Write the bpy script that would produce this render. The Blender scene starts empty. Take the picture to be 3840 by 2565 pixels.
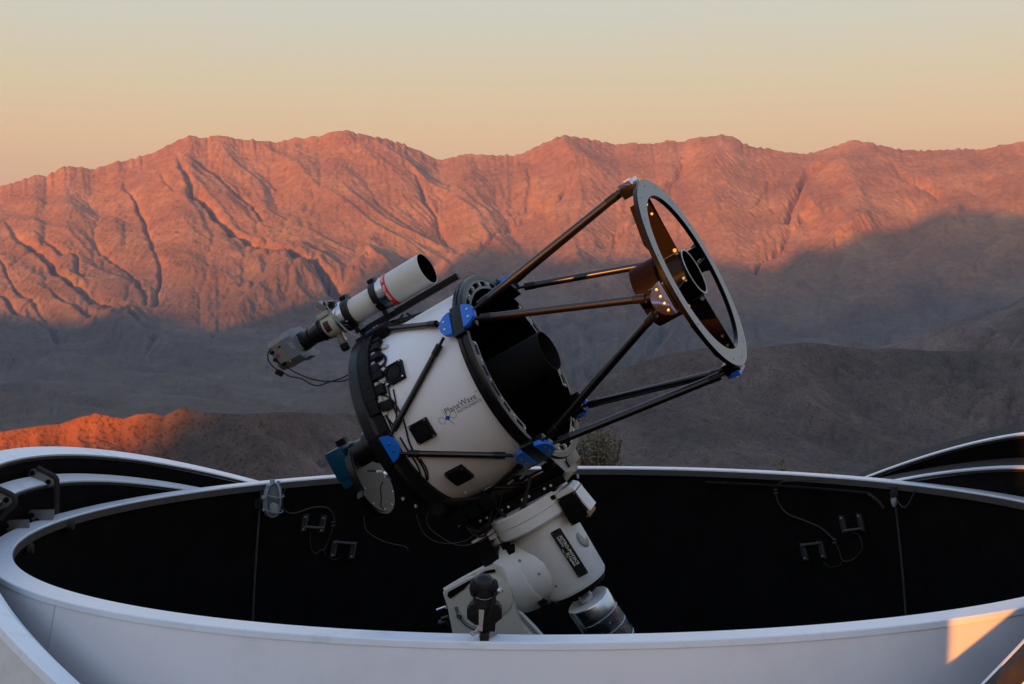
import bpy, bmesh, math, random
import numpy as np
from mathutils import Vector, Matrix

# ------------------------------------------------------------------ camera, sky, sun, exposure
SC = bpy.context.scene
COL = SC.collection
PXF = 5333.333
PITCH, ROLL = -0.0138, -0.0106
CAM = Vector((-0.2065, -6.3072, 2.7837))
RIMZ = 1.9
cp, sp, cr, sr = math.cos(PITCH), math.sin(PITCH), math.cos(ROLL), math.sin(ROLL)
CR = Vector((cr, -sr * sp, sr * cp)); CU = Vector((-sr, -cr * sp, cr * cp)); CF = Vector((0, cp, sp))
cam = bpy.data.cameras.new('camera'); cam.lens = 50; cam.sensor_width = 36
cam.clip_start = 0.1; cam.clip_end = 60000
camo = bpy.data.objects.new('camera', cam); COL.objects.link(camo)
camo.matrix_world = Matrix(((CR.x, CU.x, -CF.x, CAM.x), (CR.y, CU.y, -CF.y, CAM.y), (CR.z, CU.z, -CF.z, CAM.z), (0, 0, 0, 1)))
SC.camera = camo
SUN_AZ, SUN_EL = math.radians(26.0), math.radians(2.2)      # to the left of straight behind the camera
SUN = Vector((-math.sin(SUN_AZ) * math.cos(SUN_EL), -math.cos(SUN_AZ) * math.cos(SUN_EL), math.sin(SUN_EL)))
SC.view_settings.view_transform = 'Standard'; SC.view_settings.look = 'None'
SC.view_settings.exposure = 1.18; SC.view_settings.gamma = 1.0; SC.view_settings.use_curve_mapping = False
try:
    SC.cycles.volume_bounces = 0
    SC.cycles.max_bounces = 8
    SC.cycles.volume_step_rate = 1
except Exception: pass

def s2l(c):
    return tuple(((v / 255.0 + 0.055) / 1.055) ** 2.4 if v > 10 else v / 255 / 12.92 for v in c)

world = bpy.data.worlds.new('World'); SC.world = world; world.use_nodes = True
nt = world.node_tree; nt.nodes.clear()
out = nt.nodes.new('ShaderNodeOutputWorld'); bg = nt.nodes.new('ShaderNodeBackground')
tc = nt.nodes.new('ShaderNodeTexCoord'); sx = nt.nodes.new('ShaderNodeSeparateXYZ')
asn = nt.nodes.new('ShaderNodeMath'); asn.operation = 'ARCSINE'
mr = nt.nodes.new('ShaderNodeMapRange'); mr.inputs['From Min'].default_value = 0; mr.inputs['From Max'].default_value = math.pi / 2
ramp = nt.nodes.new('ShaderNodeValToRGB')
nt.links.new(tc.outputs['Generated'], sx.inputs[0]); nt.links.new(sx.outputs['Z'], asn.inputs[0])
nt.links.new(asn.outputs[0], mr.inputs['Value']); nt.links.new(mr.outputs[0], ramp.inputs[0])
stops = [(0, (200, 132, 112)), (4, (224, 156, 122)), (6, (240, 181, 120)), (7.5, (238, 192, 131)), (9.5, (226, 199, 152)), (11.5, (214, 202, 173)), (13.5, (203, 204, 190)),
         (20, (184, 198, 212)), (40, (158, 180, 212)), (90, (128, 155, 202))]
el = ramp.color_ramp.elements
while len(el) > 1: el.remove(el[-1])
for i, (d, c) in enumerate(stops):
    e = el[0] if i == 0 else el.new(d / 90.0)
    e.position = d / 90.0; e.color = (*s2l(c), 1)
nish = nt.nodes.new('ShaderNodeTexSky'); nish.sky_type = 'NISHITA'; nish.sun_disc = False
nish.sun_elevation = SUN_EL; nish.sun_rotation = math.pi + SUN_AZ; nish.altitude = 1500; nish.dust_density = 2
sc1 = nt.nodes.new('ShaderNodeVectorMath'); sc1.operation = 'SCALE'; sc1.inputs['Scale'].default_value = 0.025
nt.links.new(nish.outputs[0], sc1.inputs[0])
addn = nt.nodes.new('ShaderNodeVectorMath'); addn.operation = 'ADD'
nt.links.new(ramp.outputs[0], addn.inputs[0]); nt.links.new(sc1.outputs[0], addn.inputs[1])
nt.links.new(addn.outputs[0], bg.inputs[0]); bg.inputs[1].default_value = 0.5
nt.links.new(bg.outputs[0], out.inputs[0])

sl = bpy.data.lights.new('sun', 'SUN'); sl.energy = 5.7; sl.angle = math.radians(0.5); sl.color = (1.0, 0.345, 0.05)
so = bpy.data.objects.new('sun', sl); COL.objects.link(so)
so.rotation_euler = SUN.to_track_quat('Z', 'Y').to_euler()

# ------------------------------------------------------------------ helpers
def ray(px, py):
    d = CR * ((px - 1920) / PXF) + CU * (-(py - 1282.5) / PXF) + CF
    return d
def at(px, py, y):
    """world point seen at photo pixel on the plane Y = y"""
    d = ray(px, py); return CAM + d * ((y - CAM.y) / d.y)
def tag(o, label=None, cat=None, group=None, kind=None):
    if label: o['label'] = label
    if cat: o['category'] = cat
    if group: o['group'] = group
    if kind: o['kind'] = kind
    return o
def empty(name, label, cat, loc=(0, 0, 0), group=None):
    o = bpy.data.objects.new(name, None); COL.objects.link(o); o.location = loc
    return tag(o, label, cat, group)

MATS = {}
def mat(name, col, rough=0.5, metal=0.0, spec=0.5, noise=0.0, nscale=8.0, bump=0.0, bscale=60.0, coat=0.0, extra=None, rnoise=0.0):
    m = bpy.data.materials.new(name); m.use_nodes = True; n = m.node_tree; b = n.nodes['Principled BSDF']
    b.inputs['Roughness'].default_value = rough; b.inputs['Metallic'].default_value = metal
    b.inputs['Specular IOR Level'].default_value = spec; b.inputs['Coat Weight'].default_value = coat
    b.inputs['Base Color'].default_value = (*col, 1)
    tcn = n.nodes.new('ShaderNodeTexCoord')
    if noise > 0:
        nz = n.nodes.new('ShaderNodeTexNoise'); nz.inputs['Scale'].default_value = nscale; nz.inputs['Detail'].default_value = 6
        nz.inputs['Roughness'].default_value = .65
        n.links.new(tcn.outputs['Object'], nz.inputs['Vector'])
        r = n.nodes.new('ShaderNodeMapRange'); r.inputs['From Min'].default_value = .3; r.inputs['From Max'].default_value = .7
        r.inputs['To Min'].default_value = 1 - noise; r.inputs['To Max'].default_value = 1 + noise
        n.links.new(nz.outputs[0], r.inputs[0])
        vm = n.nodes.new('ShaderNodeVectorMath'); vm.operation = 'SCALE'; vm.inputs[0].default_value = col
        n.links.new(r.outputs[0], vm.inputs['Scale']); n.links.new(vm.outputs[0], b.inputs['Base Color'])
        if rnoise > 0:
            r2 = n.nodes.new('ShaderNodeMapRange'); r2.inputs['From Min'].default_value = .3; r2.inputs['From Max'].default_value = .7
            r2.inputs['To Min'].default_value = max(0.02, rough - rnoise); r2.inputs['To Max'].default_value = rough + rnoise
            n.links.new(nz.outputs[0], r2.inputs[0]); n.links.new(r2.outputs[0], b.inputs['Roughness'])
    if bump > 0:
        nb = n.nodes.new('ShaderNodeTexNoise'); nb.inputs['Scale'].default_value = bscale; nb.inputs['Detail'].default_value = 4
        n.links.new(tcn.outputs['Object'], nb.inputs['Vector'])
        bp = n.nodes.new('ShaderNodeBump'); bp.inputs['Strength'].default_value = bump; bp.inputs['Distance'].default_value = .002
        n.links.new(nb.outputs[0], bp.inputs['Height']); n.links.new(bp.outputs[0], b.inputs['Normal'])
    if extra: extra(n, b)
    MATS[name] = m; return m

# ------------------------------------------------------------------ terrain
CREST = [(-900, 800), (-500, 740), (-250, 712), (0,699),(41,690),(83,675),(133,656),(174,659),(240,624),(290,626),(340,634),(390,624),(431,605),(481,602),(531,583),(580,570),(638,540),(705,510),(763,515),(846,508),(887,520),(962,525),(1028,535),(1111,516),(1202,510),(1243,496),(1300,489),(1338,499),(1383,508),(1449,522),(1504,536),(1576,566),(1610,586),(1643,598),(1687,594),(1737,576),(1787,581),(1826,579),(1864,583),(1942,580),(1975,566),(2030,539),(2086,516),(2114,507),(2158,511),(2197,521),(2252,528),(2296,544),(2341,540),(2390,536),(2451,537),(2500,526),(2558,531),(2608,515),(2666,510),(2707,504),(2749,512),(2790,537),(2832,551),(2898,558),(2931,568),(2972,574),(3030,574),(3097,558),(3147,543),(3192,525),(3246,533),(3287,541),(3345,556),(3403,562),(3495,564),(3561,559),(3636,558),(3694,564),(3743,545),(3793,537),(3840,533),(4100,560),(4500,620),(5000,700)]
def px2ang(px, py):
    d = ray(px, py); return math.atan2(d.x, d.y), d.z / math.hypot(d.x, d.y)
def angline(pts):
    a = np.array([px2ang(*p) for p in pts]); return a[:, 0], a[:, 1]

def vnoise(x, y, seed):
    rng = np.random.default_rng(seed); N = 512
    lat = rng.random((N, N)).astype(np.float32)
    xi = np.floor(x).astype(int); yi = np.floor(y).astype(int); fx = x - xi; fy = y - yi
    fx = fx * fx * fx * (fx * (fx * 6 - 15) + 10); fy = fy * fy * fy * (fy * (fy * 6 - 15) + 10)
    a = lat[yi % N, xi % N]; b = lat[yi % N, (xi + 1) % N]; c = lat[(yi + 1) % N, xi % N]; d = lat[(yi + 1) % N, (xi + 1) % N]
    return (a * (1 - fx) + b * fx) * (1 - fy) + (c * (1 - fx) + d * fx) * fy * 1.0
def fbm(x, y, seed, octs=5, ridged=False, gain=.5):
    s = 0; amp = 1; tot = 0
    for o in range(octs):
        v = vnoise(x * 2 ** o + 17.3 * o, y * 2 ** o + 9.1 * o, seed + o) * 2 - 1
        if ridged: v = 1 - 2 * np.abs(v)
        s = s + v * amp; tot += amp; amp *= gain
    return s / tot
def seg_dist(px, py, line):
    """distance of every grid point to a polyline, and how far along it the nearest point is"""
    best = np.full(px.shape, 1e9); al = np.zeros(px.shape)
    n = len(line) - 1
    for i in range(n):
        (x0, y0), (x1, y1) = line[i], line[i + 1]
        dx, dy = x1 - x0, y1 - y0; L2 = dx * dx + dy * dy
        t = np.clip(((px - x0) * dx + (py - y0) * dy) / L2, 0, 1)
        d = np.hypot(px - x0 - t * dx, py - y0 - t * dy)
        m = d < best; best = np.where(m, d, best); al = np.where(m, (i + t) / n, al)
    return best, al

def erode(h, batches, ndrops, seed, ero=.3, cap=4., dep=.3):
    """water droplets that carry soil downhill: cuts the branching gullies (h in cell units)"""
    rng = np.random.default_rng(seed); R, C = h.shape
    for bt in range(batches):
        x = rng.uniform(1, C - 3, ndrops); y = rng.uniform(1, R - 3, ndrops)
        dx = np.zeros(ndrops); dy = np.zeros(ndrops); sp_ = np.ones(ndrops); w = np.ones(ndrops); sed = np.zeros(ndrops)
        delta = np.zeros(R * C)
        for st in range(45):
            xi = x.astype(int); yi = y.astype(int); fx = x - xi; fy = y - yi; k = yi * C + xi; hf = h.ravel()
            a, b, c, d = hf[k], hf[k + 1], hf[k + C], hf[k + C + 1]
            gx = (b - a) * (1 - fy) + (d - c) * fy; gy = (c - a) * (1 - fx) + (d - b) * fx
            hh = a * (1 - fx) * (1 - fy) + b * fx * (1 - fy) + c * (1 - fx) * fy + d * fx * fy
            dx = dx * .15 - gx * .85; dy = dy * .15 - gy * .85
            L = np.hypot(dx, dy) + 1e-9; dx /= L; dy /= L
            nx = np.clip(x + dx, 1, C - 3); ny = np.clip(y + dy, 1, R - 3)
            xj = nx.astype(int); yj = ny.astype(int); gx2 = nx - xj; gy2 = ny - yj; k2 = yj * C + xj
            h2 = hf[k2] * (1 - gx2) * (1 - gy2) + hf[k2 + 1] * gx2 * (1 - gy2) + hf[k2 + C] * (1 - gx2) * gy2 + hf[k2 + C + 1] * gx2 * gy2
            dh = h2 - hh
            cp_ = np.maximum(-dh, .01) * sp_ * w * cap
            over = (sed > cp_) | (dh > 0)
            amt = (w > 0) * np.where(over, np.where(dh > 0, np.minimum(dh, sed), (sed - cp_) * dep), -np.minimum((cp_ - sed) * ero, -np.minimum(dh, 0)))
            sed = sed - amt
            for kk, wt in ((k, (1 - fx) * (1 - fy)), (k + 1, fx * (1 - fy)), (k + C, (1 - fx) * fy), (k + C + 1, fx * fy)):
                delta += np.bincount(kk, weights=amt * wt, minlength=R * C)
            sp_ = np.sqrt(np.maximum(sp_ * sp_ - dh * 4, .01)); w = w * .98
            w = np.where((nx <= 2) | (nx >= C - 4) | (ny <= 2) | (ny >= R - 4), 0, w); sed = np.where(w == 0, 0, sed)
            x, y = nx, ny
        h = h + np.clip(delta.reshape(R, C), -1.2, .8)
        hs = (np.roll(h, 1, 0) + np.roll(h, -1, 0) + np.roll(h, 1, 1) + np.roll(h, -1, 1)) / 4
        h = h * .85 + hs * .15
    return h

def rivers(h, steps, K, cx, cy_, diff=.06):
    """stream-power incision on a coarse grid (row 0 is the valley): flow gathers cell by cell into branching ravines"""
    R, C = h.shape; N = R * C; idx = np.arange(N).reshape(R, C); rng = np.random.default_rng(5)
    offs = [(-1, 0, cy_), (-1, 1, math.hypot(cx, cy_)), (-1, -1, math.hypot(cx, cy_)), (0, 1, cx), (0, -1, cx), (1, 0, cy_), (1, 1, math.hypot(cx, cy_)), (1, -1, math.hypot(cx, cy_))]
    for st in range(steps):
        best = np.zeros((R, C)); rec = idx.copy(); dist = np.ones((R, C))
        hp = np.pad(h, 1, mode='edge')
        for dy, dx, L in offs:
            nb = hp[1 + dy:1 + dy + R, 1 + dx:1 + dx + C]; s = (h - nb) / L * rng.uniform(.9, 1.1, (R, C))
            yy = np.clip(np.arange(R) + dy, 0, R - 1)[:, None]; xx = np.clip(np.arange(C) + dx, 0, C - 1)[None, :]
            m = s > best; best = np.where(m, s, best); rec = np.where(m, yy * C + xx, rec); dist = np.where(m, L, dist)
        order = np.argsort(-h.ravel(), kind='stable').tolist(); r = rec.ravel().tolist(); A = [1.0] * N
        for i in order:
            j = r[i]
            if j != i: A[j] += A[i]
        A = np.minimum(np.array(A).reshape(R, C), 3000); drop = h - h.ravel()[rec]
        dh = np.minimum(K * A ** .5 * np.maximum(drop, 0) / dist, .45 * np.maximum(drop, 0))
        dh[0] = 0; h = h - dh
        hp = np.pad(h, 1, mode='edge'); h = h + diff * (hp[:-2, 1:-1] + hp[2:, 1:-1] + hp[1:-1, :-2] + hp[1:-1, 2:] - 4 * h)
    return h
def upsample(a, R, C):
    y = np.linspace(0, a.shape[0] - 1, R); x = np.linspace(0, a.shape[1] - 1, C)
    y0 = np.minimum(y.astype(int), a.shape[0] - 2); x0 = np.minimum(x.astype(int), a.shape[1] - 2); fy = (y - y0)[:, None]; fx = (x - x0)[None, :]
    return (a[y0][:, x0] * (1 - fx) + a[y0][:, x0 + 1] * fx) * (1 - fy) + (a[y0 + 1][:, x0] * (1 - fx) + a[y0 + 1][:, x0 + 1] * fx) * fy

def sheet(name, AZ, RR, ZZ, m, label_kind='structure'):
    """terrain sheet on a grid of azimuth and distance round the camera"""
    R, C = ZZ.shape
    V = np.empty((R, C, 3), np.float32)
    V[..., 0] = CAM.x + RR * np.sin(AZ); V[..., 1] = CAM.y + RR * np.cos(AZ); V[..., 2] = CAM.z + ZZ
    me = bpy.data.meshes.new(name)
    i = np.arange(R * C).reshape(R, C)
    F = np.stack([i[:-1, :-1], i[:-1, 1:], i[1:, 1:], i[1:, :-1]], -1).reshape(-1, 4)
    me.vertices.add(R * C); me.vertices.foreach_set('co', V.ravel())
    me.loops.add(F.size); me.loops.foreach_set('vertex_index', F.ravel().astype(np.int32))
    me.polygons.add(len(F)); me.polygons.foreach_set('loop_start', np.arange(0, F.size, 4, dtype=np.int32))
    me.polygons.foreach_set('loop_total', np.full(len(F), 4, np.int32))
    me.update(); me.validate(); me.polygons.foreach_set('use_smooth', np.ones(len(F), bool))
    me.materials.append(m)
    o = bpy.data.objects.new(name, me); COL.objects.link(o); o['kind'] = 'structure'
    return o

def rock_mat(name, base, dark, light, vscale, low=None, sun_tint=False, speck=0.0, speckscale=.2, speckcol=(.03, .035, .02), bumpd=8.0, bscale=.02):
    def ex(n, b):
        geo = n.nodes.new('ShaderNodeNewGeometry')
        def noise(sc, det=8, ro=.6):
            z = n.nodes.new('ShaderNodeTexNoise'); z.inputs['Scale'].default_value = sc; z.inputs['Detail'].default_value = det
            z.inputs['Roughness'].default_value = ro; n.links.new(geo.outputs['Position'], z.inputs['Vector']); return z
        n1 = noise(vscale); r1 = n.nodes.new('ShaderNodeValToRGB')
        r1.color_ramp.elements[0].position = .32; r1.color_ramp.elements[0].color = (*dark, 1)
        r1.color_ramp.elements[1].position = .70; r1.color_ramp.elements[1].color = (*light, 1)
        e = r1.color_ramp.elements.new(.5); e.color = (*base, 1)
        n.links.new(n1.outputs[0], r1.inputs[0])
        last = r1.outputs[0]
        nf = noise(vscale * 7, 6, .65); rf = n.nodes.new('ShaderNodeMapRange'); rf.inputs['From Min'].default_value = .3; rf.inputs['From Max'].default_value = .72
        rf.inputs['To Min'].default_value = .76; rf.inputs['To Max'].default_value = 1.3; n.links.new(nf.outputs[0], rf.inputs[0])
        vs = n.nodes.new('ShaderNodeVectorMath'); vs.operation = 'SCALE'; n.links.new(last, vs.inputs[0]); n.links.new(rf.outputs[0], vs.inputs['Scale']); last = vs.outputs[0]
        if speck > 0:
            n2 = noise(speckscale, 3, .5); r2 = n.nodes.new('ShaderNodeMapRange')
            r2.inputs['From Min'].default_value = .55; r2.inputs['From Max'].default_value = .62; r2.inputs['To Max'].default_value = speck
            n.links.new(n2.outputs[0], r2.inputs[0])
            mx = n.nodes.new('ShaderNodeMix'); mx.data_type = 'RGBA'; n.links.new(r2.outputs[0], mx.inputs[0])
            n.links.new(last, mx.inputs[6]); mx.inputs[7].default_value = (*speckcol, 1); last = mx.outputs[2]
        if sun_tint:      # warm evening sunlight painted into the left hill's colour
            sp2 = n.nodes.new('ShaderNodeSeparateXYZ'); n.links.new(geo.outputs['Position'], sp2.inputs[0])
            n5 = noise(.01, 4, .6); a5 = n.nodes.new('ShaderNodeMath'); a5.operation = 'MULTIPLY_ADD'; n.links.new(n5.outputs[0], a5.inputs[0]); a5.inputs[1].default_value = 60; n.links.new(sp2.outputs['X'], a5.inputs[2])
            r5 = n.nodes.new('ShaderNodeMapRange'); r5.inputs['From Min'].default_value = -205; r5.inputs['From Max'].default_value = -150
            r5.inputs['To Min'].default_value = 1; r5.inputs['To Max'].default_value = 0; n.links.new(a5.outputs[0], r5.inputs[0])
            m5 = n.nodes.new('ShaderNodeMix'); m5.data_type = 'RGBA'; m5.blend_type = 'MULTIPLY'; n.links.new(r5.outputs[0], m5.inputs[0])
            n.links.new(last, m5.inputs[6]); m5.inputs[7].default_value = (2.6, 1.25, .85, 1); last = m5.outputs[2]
        if low:      # lower slopes tinted darker and towards blue-grey
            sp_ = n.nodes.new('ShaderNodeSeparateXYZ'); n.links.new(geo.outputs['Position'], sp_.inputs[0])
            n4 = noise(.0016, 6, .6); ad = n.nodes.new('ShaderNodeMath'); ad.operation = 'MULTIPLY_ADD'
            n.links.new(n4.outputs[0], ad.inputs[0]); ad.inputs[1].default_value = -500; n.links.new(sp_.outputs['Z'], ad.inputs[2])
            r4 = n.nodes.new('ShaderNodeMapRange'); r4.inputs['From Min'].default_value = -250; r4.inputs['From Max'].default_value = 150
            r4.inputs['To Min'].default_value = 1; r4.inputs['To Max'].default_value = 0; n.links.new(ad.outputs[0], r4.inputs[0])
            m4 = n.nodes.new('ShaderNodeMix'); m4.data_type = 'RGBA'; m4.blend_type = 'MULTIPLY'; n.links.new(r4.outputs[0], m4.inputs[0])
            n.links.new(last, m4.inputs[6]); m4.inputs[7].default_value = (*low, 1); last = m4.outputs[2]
        n.links.new(last, b.inputs['Base Color'])
        n3 = noise(bscale, 8, .7); bp = n.nodes.new('ShaderNodeBump'); bp.inputs['Strength'].default_value = 1; bp.inputs['Distance'].default_value = bumpd
        n.links.new(n3.outputs[0], bp.inputs['Height']); n.links.new(bp.outputs[0], b.inputs['Normal'])
    return mat(name, base, rough=.95, spec=.1, extra=ex)

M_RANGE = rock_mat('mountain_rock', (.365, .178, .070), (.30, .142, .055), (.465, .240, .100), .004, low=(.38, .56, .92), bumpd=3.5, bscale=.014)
M_FOOT = rock_mat('foothill_soil', (.14, .105, .088), (.09, .072, .063), (.23, .165, .13), .006, speck=.4, speckscale=.25, bumpd=6, bscale=.02)
M_NEAR = rock_mat('hill_scrub', (.120, .089, .072), (.082, .064, .054), (.165, .12, .098), .012, sun_tint=True, speck=.6, speckscale=.42, bumpd=2, bscale=.12)

# --- main range
NC, NR = 1200, 620
az = np.linspace(-.47, .47, NC)
ca, ct = angline(CREST); crest_t = np.interp(az, ca, ct)
crest_sharp = crest_t + fbm(az * 420, az * 0 + 3.3, 71, 4) * .0014      # small crags on the skyline
def gsm(a, n):
    kk = np.exp(-np.linspace(-2, 2, 2 * n + 1) ** 2); kk /= kk.sum(); return np.convolve(np.pad(a, n, mode='edge'), kk, 'valid')
crest_t = gsm(crest_t, 9)
# grid rows: fraction of the way from the valley (0) to the crest (1); screen height runs evenly with it
u = np.linspace(0, 1, NR)[:, None]
AZg = np.repeat(az[None, :], NR, 0)
low_t = px2ang(1920, 1760)[1]
TAN = low_t + (crest_t[None, :] - low_t) * u
kt = [low_t, px2ang(1920, 1420)[1], px2ang(1920, 1260)[1]]
RRg = np.where(TAN < kt[1], 2600 + (TAN - kt[0]) / (kt[1] - kt[0]) * 2200,
      np.where(TAN < kt[2], 4800 + (TAN - kt[1]) / (kt[2] - kt[1]) * 1000,
               5800 + (TAN - kt[2]) / (crest_t[None, :] - kt[2]) * 2150))
Z0 = RRg * TAN
PX = 1920 + np.tan(AZg) * PXF; PY = 1208 - TAN * PXF      # photo coordinates of the smooth face, to place its known gullies
X = RRg * np.sin(AZg); Y = RRg * np.cos(AZg)
face = np.clip((TAN - kt[1]) / (kt[2] - kt[1]), 0, 1)
fade = np.clip((1 - u) / .10, 0, 1) ** .8
wx = fbm(X / 900, Y / 900, 5, 3) * 260; wy = fbm(X / 900 + 40, Y / 900, 6, 3) * 260
shear = np.interp(AZg, [-.47, -.05, .03, .12, .25, .47], [1.0, .9, .1, -.8, -.7, .5])      # the ravines run slantwise, as in the photo
XS = X + shear * (Y - 7600)
big = fbm((XS + wx) / 800, (Y + wy) / 2600, 11, 4, ridged=True)
med = fbm((XS + wx * .6) / 260, (Y + wy * .6) / 1000, 21, 4, ridged=True, gain=.5)
H = Z0 + fade * (face * (big * 58 + med * 7) + (1 - face) * (med * 30 * np.clip(u * 6, 0, 1) + big * 110 * np.clip(u * 4, 0, 1)))
GULLY = [([(850,850),(962,939),(1020,956),(1103,1005),(1177,1055),(1300,1110)], 34, 90),
  # (points in the photo, half width px, depth m)
 ([(655,574),(696,624),(705,674),(729,736),(796,790),(846,840),(895,889),(962,939),(1020,956),(1103,1005),(1177,1055),(1300,1105),(1430,1170)], 26, 95),
 ([(750,599),(829,649),(887,707),(920,748),(1000,830)], 14, 34),
 ([(40,860),(66,902),(124,947),(199,1014),(290,1080),(373,1146),(448,1184),(520,1230)], 20, 70),
 ([(133,889),(207,939),(282,997),(315,1055)], 13, 36), ([(-60,1060),(0,1097),(66,1138),(166,1196),(220,1250)], 17, 50),
 ([(330,900),(365,947),(431,997),(506,1072),(560,1150)], 13, 34), ([(470,700),(497,748),(539,815),(547,889),(580,964),(605,1030),(590,1150)], 14, 44),
 ([(-40,950),(0,993),(99,1113),(182,1188)], 12, 34), ([(200,1090),(249,1138),(348,1213)], 12, 34), ([(600,650),(630,700),(660,740)], 10, 24),
 ([(2150,700),(2136,721),(2097,755),(1975,838),(1920,876),(1848,921),(1790,970)], 13, 44), ([(2420,800),(2396,838),(2352,876),(2296,915),(2263,940)], 14, 48),
 ([(2590,630),(2566,661),(2525,715),(2480,760)], 14, 44), ([(3090,650),(3080,661),(3031,715),(2997,773),(2977,819),(2950,880)], 22, 95),
 ([(3070,838),(3055,848),(2997,898),(2931,964),(2873,1014),(2840,1060)], 18, 70), ([(2930,660),(2880,740),(2840,800)], 14, 34),
 ([(1540,640),(1600,740),(1650,860),(1680,940)], 18, 34), ([(1970,620),(1990,700),(1980,800)], 16, 30), ([(3340,640),(3420,740),(3520,800)], 20, 34)]
WX = fbm(PX / 70, PY / 70, 201, 4) * 22; WY = fbm(PX / 70 + 9, PY / 70, 211, 4) * 22; WW = 1 + .7 * fbm(PX / 45, PY / 45, 221, 3)
SPUR = [([(1400,1000),(1500,1150),(1700,1330)],55,80),([(2150,1050),(2300,1200),(2500,1330)],55,80),([(3250,930),(3000,1100),(2850,1240)],60,90),([(3600,900),(3400,1080),(3150,1220)],60,90),([(400,1240),(700,1330),(1000,1400)],45,60),([(3840,980),(3600,1080),(3300,1200)],50,70),([(0,1300),(500,1380),(1000,1480)],40,45),([(1300,1250),(1000,1380),(700,1480)],45,50),
        ([(1136,1059),(1000,1130),(880,1200),(790,1250)], 90, 110), ([(3060,835),(3150,900),(3200,960)], 70, 60), ([(3100,655),(3180,760),(3260,860)], 90, 60),
        ([(1730,600),(1800,760),(1820,860)], 80, 40), ([(2114,540),(2250,700),(2330,800)], 90, 50), ([(700,560),(640,760),(660,980)], 110, 40), ([(2700,560),(2640,720),(2700,900)], 90, 50)]
for line, w, dep in SPUR:
    d, al = seg_dist(PX + WX * 2, PY + WY * 2, line); H = H + fade * dep * np.exp(-(d / w) ** 1.3) * np.clip(1.1 - al, .1, 1)
hc = H[::2, ::2]; hr = rivers(hc, 16, .26, 12.0, 13.0, .03)
H = H + upsample(hr - hc, NR, NC) * np.clip(u / .06, 0, 1) * np.clip((1 - u) / .05, .25, 1) * np.where(PY > 1250, .8, .42)
for line, w, dep in GULLY:
    d, al = seg_dist(PX + WX, PY + WY, line); w = w * WW; dep = dep * (1 + .5 * fbm(PX / 120, PY / 90, 231, 3))
    H = H - fade * dep * .8 * np.exp(-(d / (w * .40)) ** 1.4) * np.clip(al * 3 + .25, 0, 1)
He = erode(H / 7.0, 5, 55000, 7, cap=3) * 7.0
H = H + (He - H) * np.clip(u / .12, 0, 1) * .32
H = H + fade * fbm(X / 60, Y / 60, 61, 4, ridged=True) * 2.6
# keep the skyline: scale every column so that its highest line of sight meets the photographed crest
fac = gsm(crest_t / (H / RRg).max(0), 30)
H = H * (1 + (fac[None, :] - 1) * np.clip((u - .35) / .65, 0, 1))
for _ in range(2):
    top = (H / RRg)[int(NR * .93):].max(0)
    H = H + (crest_sharp - top)[None, :] * RRg * np.clip((u - .935) / .065, 0, 1)
H = np.where((u > .6) & (H / RRg > crest_sharp[None, :]), crest_sharp[None, :] * RRg - .5, H)
# back slope behind the crest
BR = np.array([150, 500, 1200, 2500])[:, None]; Rb = RRg[-1][None, :] + BR; Hb = H[-1][None, :] - np.array([60, 220, 500, 900])[:, None]
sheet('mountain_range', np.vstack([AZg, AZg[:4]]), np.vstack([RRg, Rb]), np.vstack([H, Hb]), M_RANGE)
RANGE = (az, RRg, H)

# --- hills in front: a farther one on the right, and the near ones all along
def hill(name, crest, rc, low_py, rl, m, seed, nc=700, nr=190, amp=1.0, gull=(), toe=None):
    a = np.linspace(-.47, .47, nc); xa, xt = angline(crest); c = np.interp(a, xa, xt)
    rc_ = np.interp(a, *angline_r(rc)); rl_ = np.interp(a, *angline_r(rl))
    lo = px2ang(1920, low_py)[1]
    uu = np.linspace(0, 1, nr)[:, None]
    A = np.repeat(a[None, :], nr, 0); T = lo + (c[None, :] - lo) * uu
    Rr = rl_[None, :] + (rc_ - rl_)[None, :] * uu ** .9; Z = Rr * T
    x = Rr * np.sin(A); y = Rr * np.cos(A); f = np.clip((1 - uu) / .12, 0, 1)
    s = float(np.mean(rc_)) / 1200.0
    w1 = fbm(x / 160 / s, y / 160 / s, seed + 3, 3) * 50 * s
    Z = Z + f * amp * s * (fbm((x + w1 + .7 * (y - 1000 * s)) / 190 / s, (y + w1) / 420 / s, seed, 5, ridged=True) * 17 + fbm((x + w1) / 55 / s, y / 80 / s, seed + 9, 5, ridged=True) * 2.2)
    zc_ = Z[::2, ::2]; zr_ = rivers(zc_, 22, .22, 2 * .94 / nc * 1200 * s, 2 * 300 * s / nr, .02)
    Z = Z + upsample(zr_ - zc_, nr, nc) * np.clip(uu / .05, 0, 1) * f * 1.0
    px = 1920 + np.tan(A) * PXF; py = 1208 - T * PXF
    for line, w, dep in gull:
        d, al = seg_dist(px, py, line); Z = Z - dep * np.exp(-(d / w) ** 1.5) * np.clip(al * 3 + .3, 0, 1)
    for _ in range(3):
        top = (Z[int(nr * .55):] / Rr[int(nr * .55):]).max(0)
        Z = Z + (c - top)[None, :] * Rr * np.clip((uu - .55) / .45, 0, 1)
    RB = Rr[-1][None, :] + np.array([60, 260, 700])[:, None] * s; ZB = Z[-1][None, :] - np.array([25, 90, 260])[:, None] * s
    rows_r, rows_z = [Rr, RB], [Z, ZB]
    if toe:
        tr = np.array([t[0] for t in toe])[:, None] * np.ones((1, nc)); tz = np.array([t[1] for t in toe])[:, None] * np.ones((1, nc))
        rows_r.insert(0, tr); rows_z.insert(0, tz)
    Rr = np.vstack(rows_r); Z = np.vstack(rows_z)
    sheet(name, np.repeat(a[None, :], len(Rr), 0), Rr, Z, m)
    return a, Rr, Z
def angline_r(pts):
    return np.array([px2ang(p[0], 1200)[0] for p in pts]), np.array([p[1] for p in pts], float)

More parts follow.
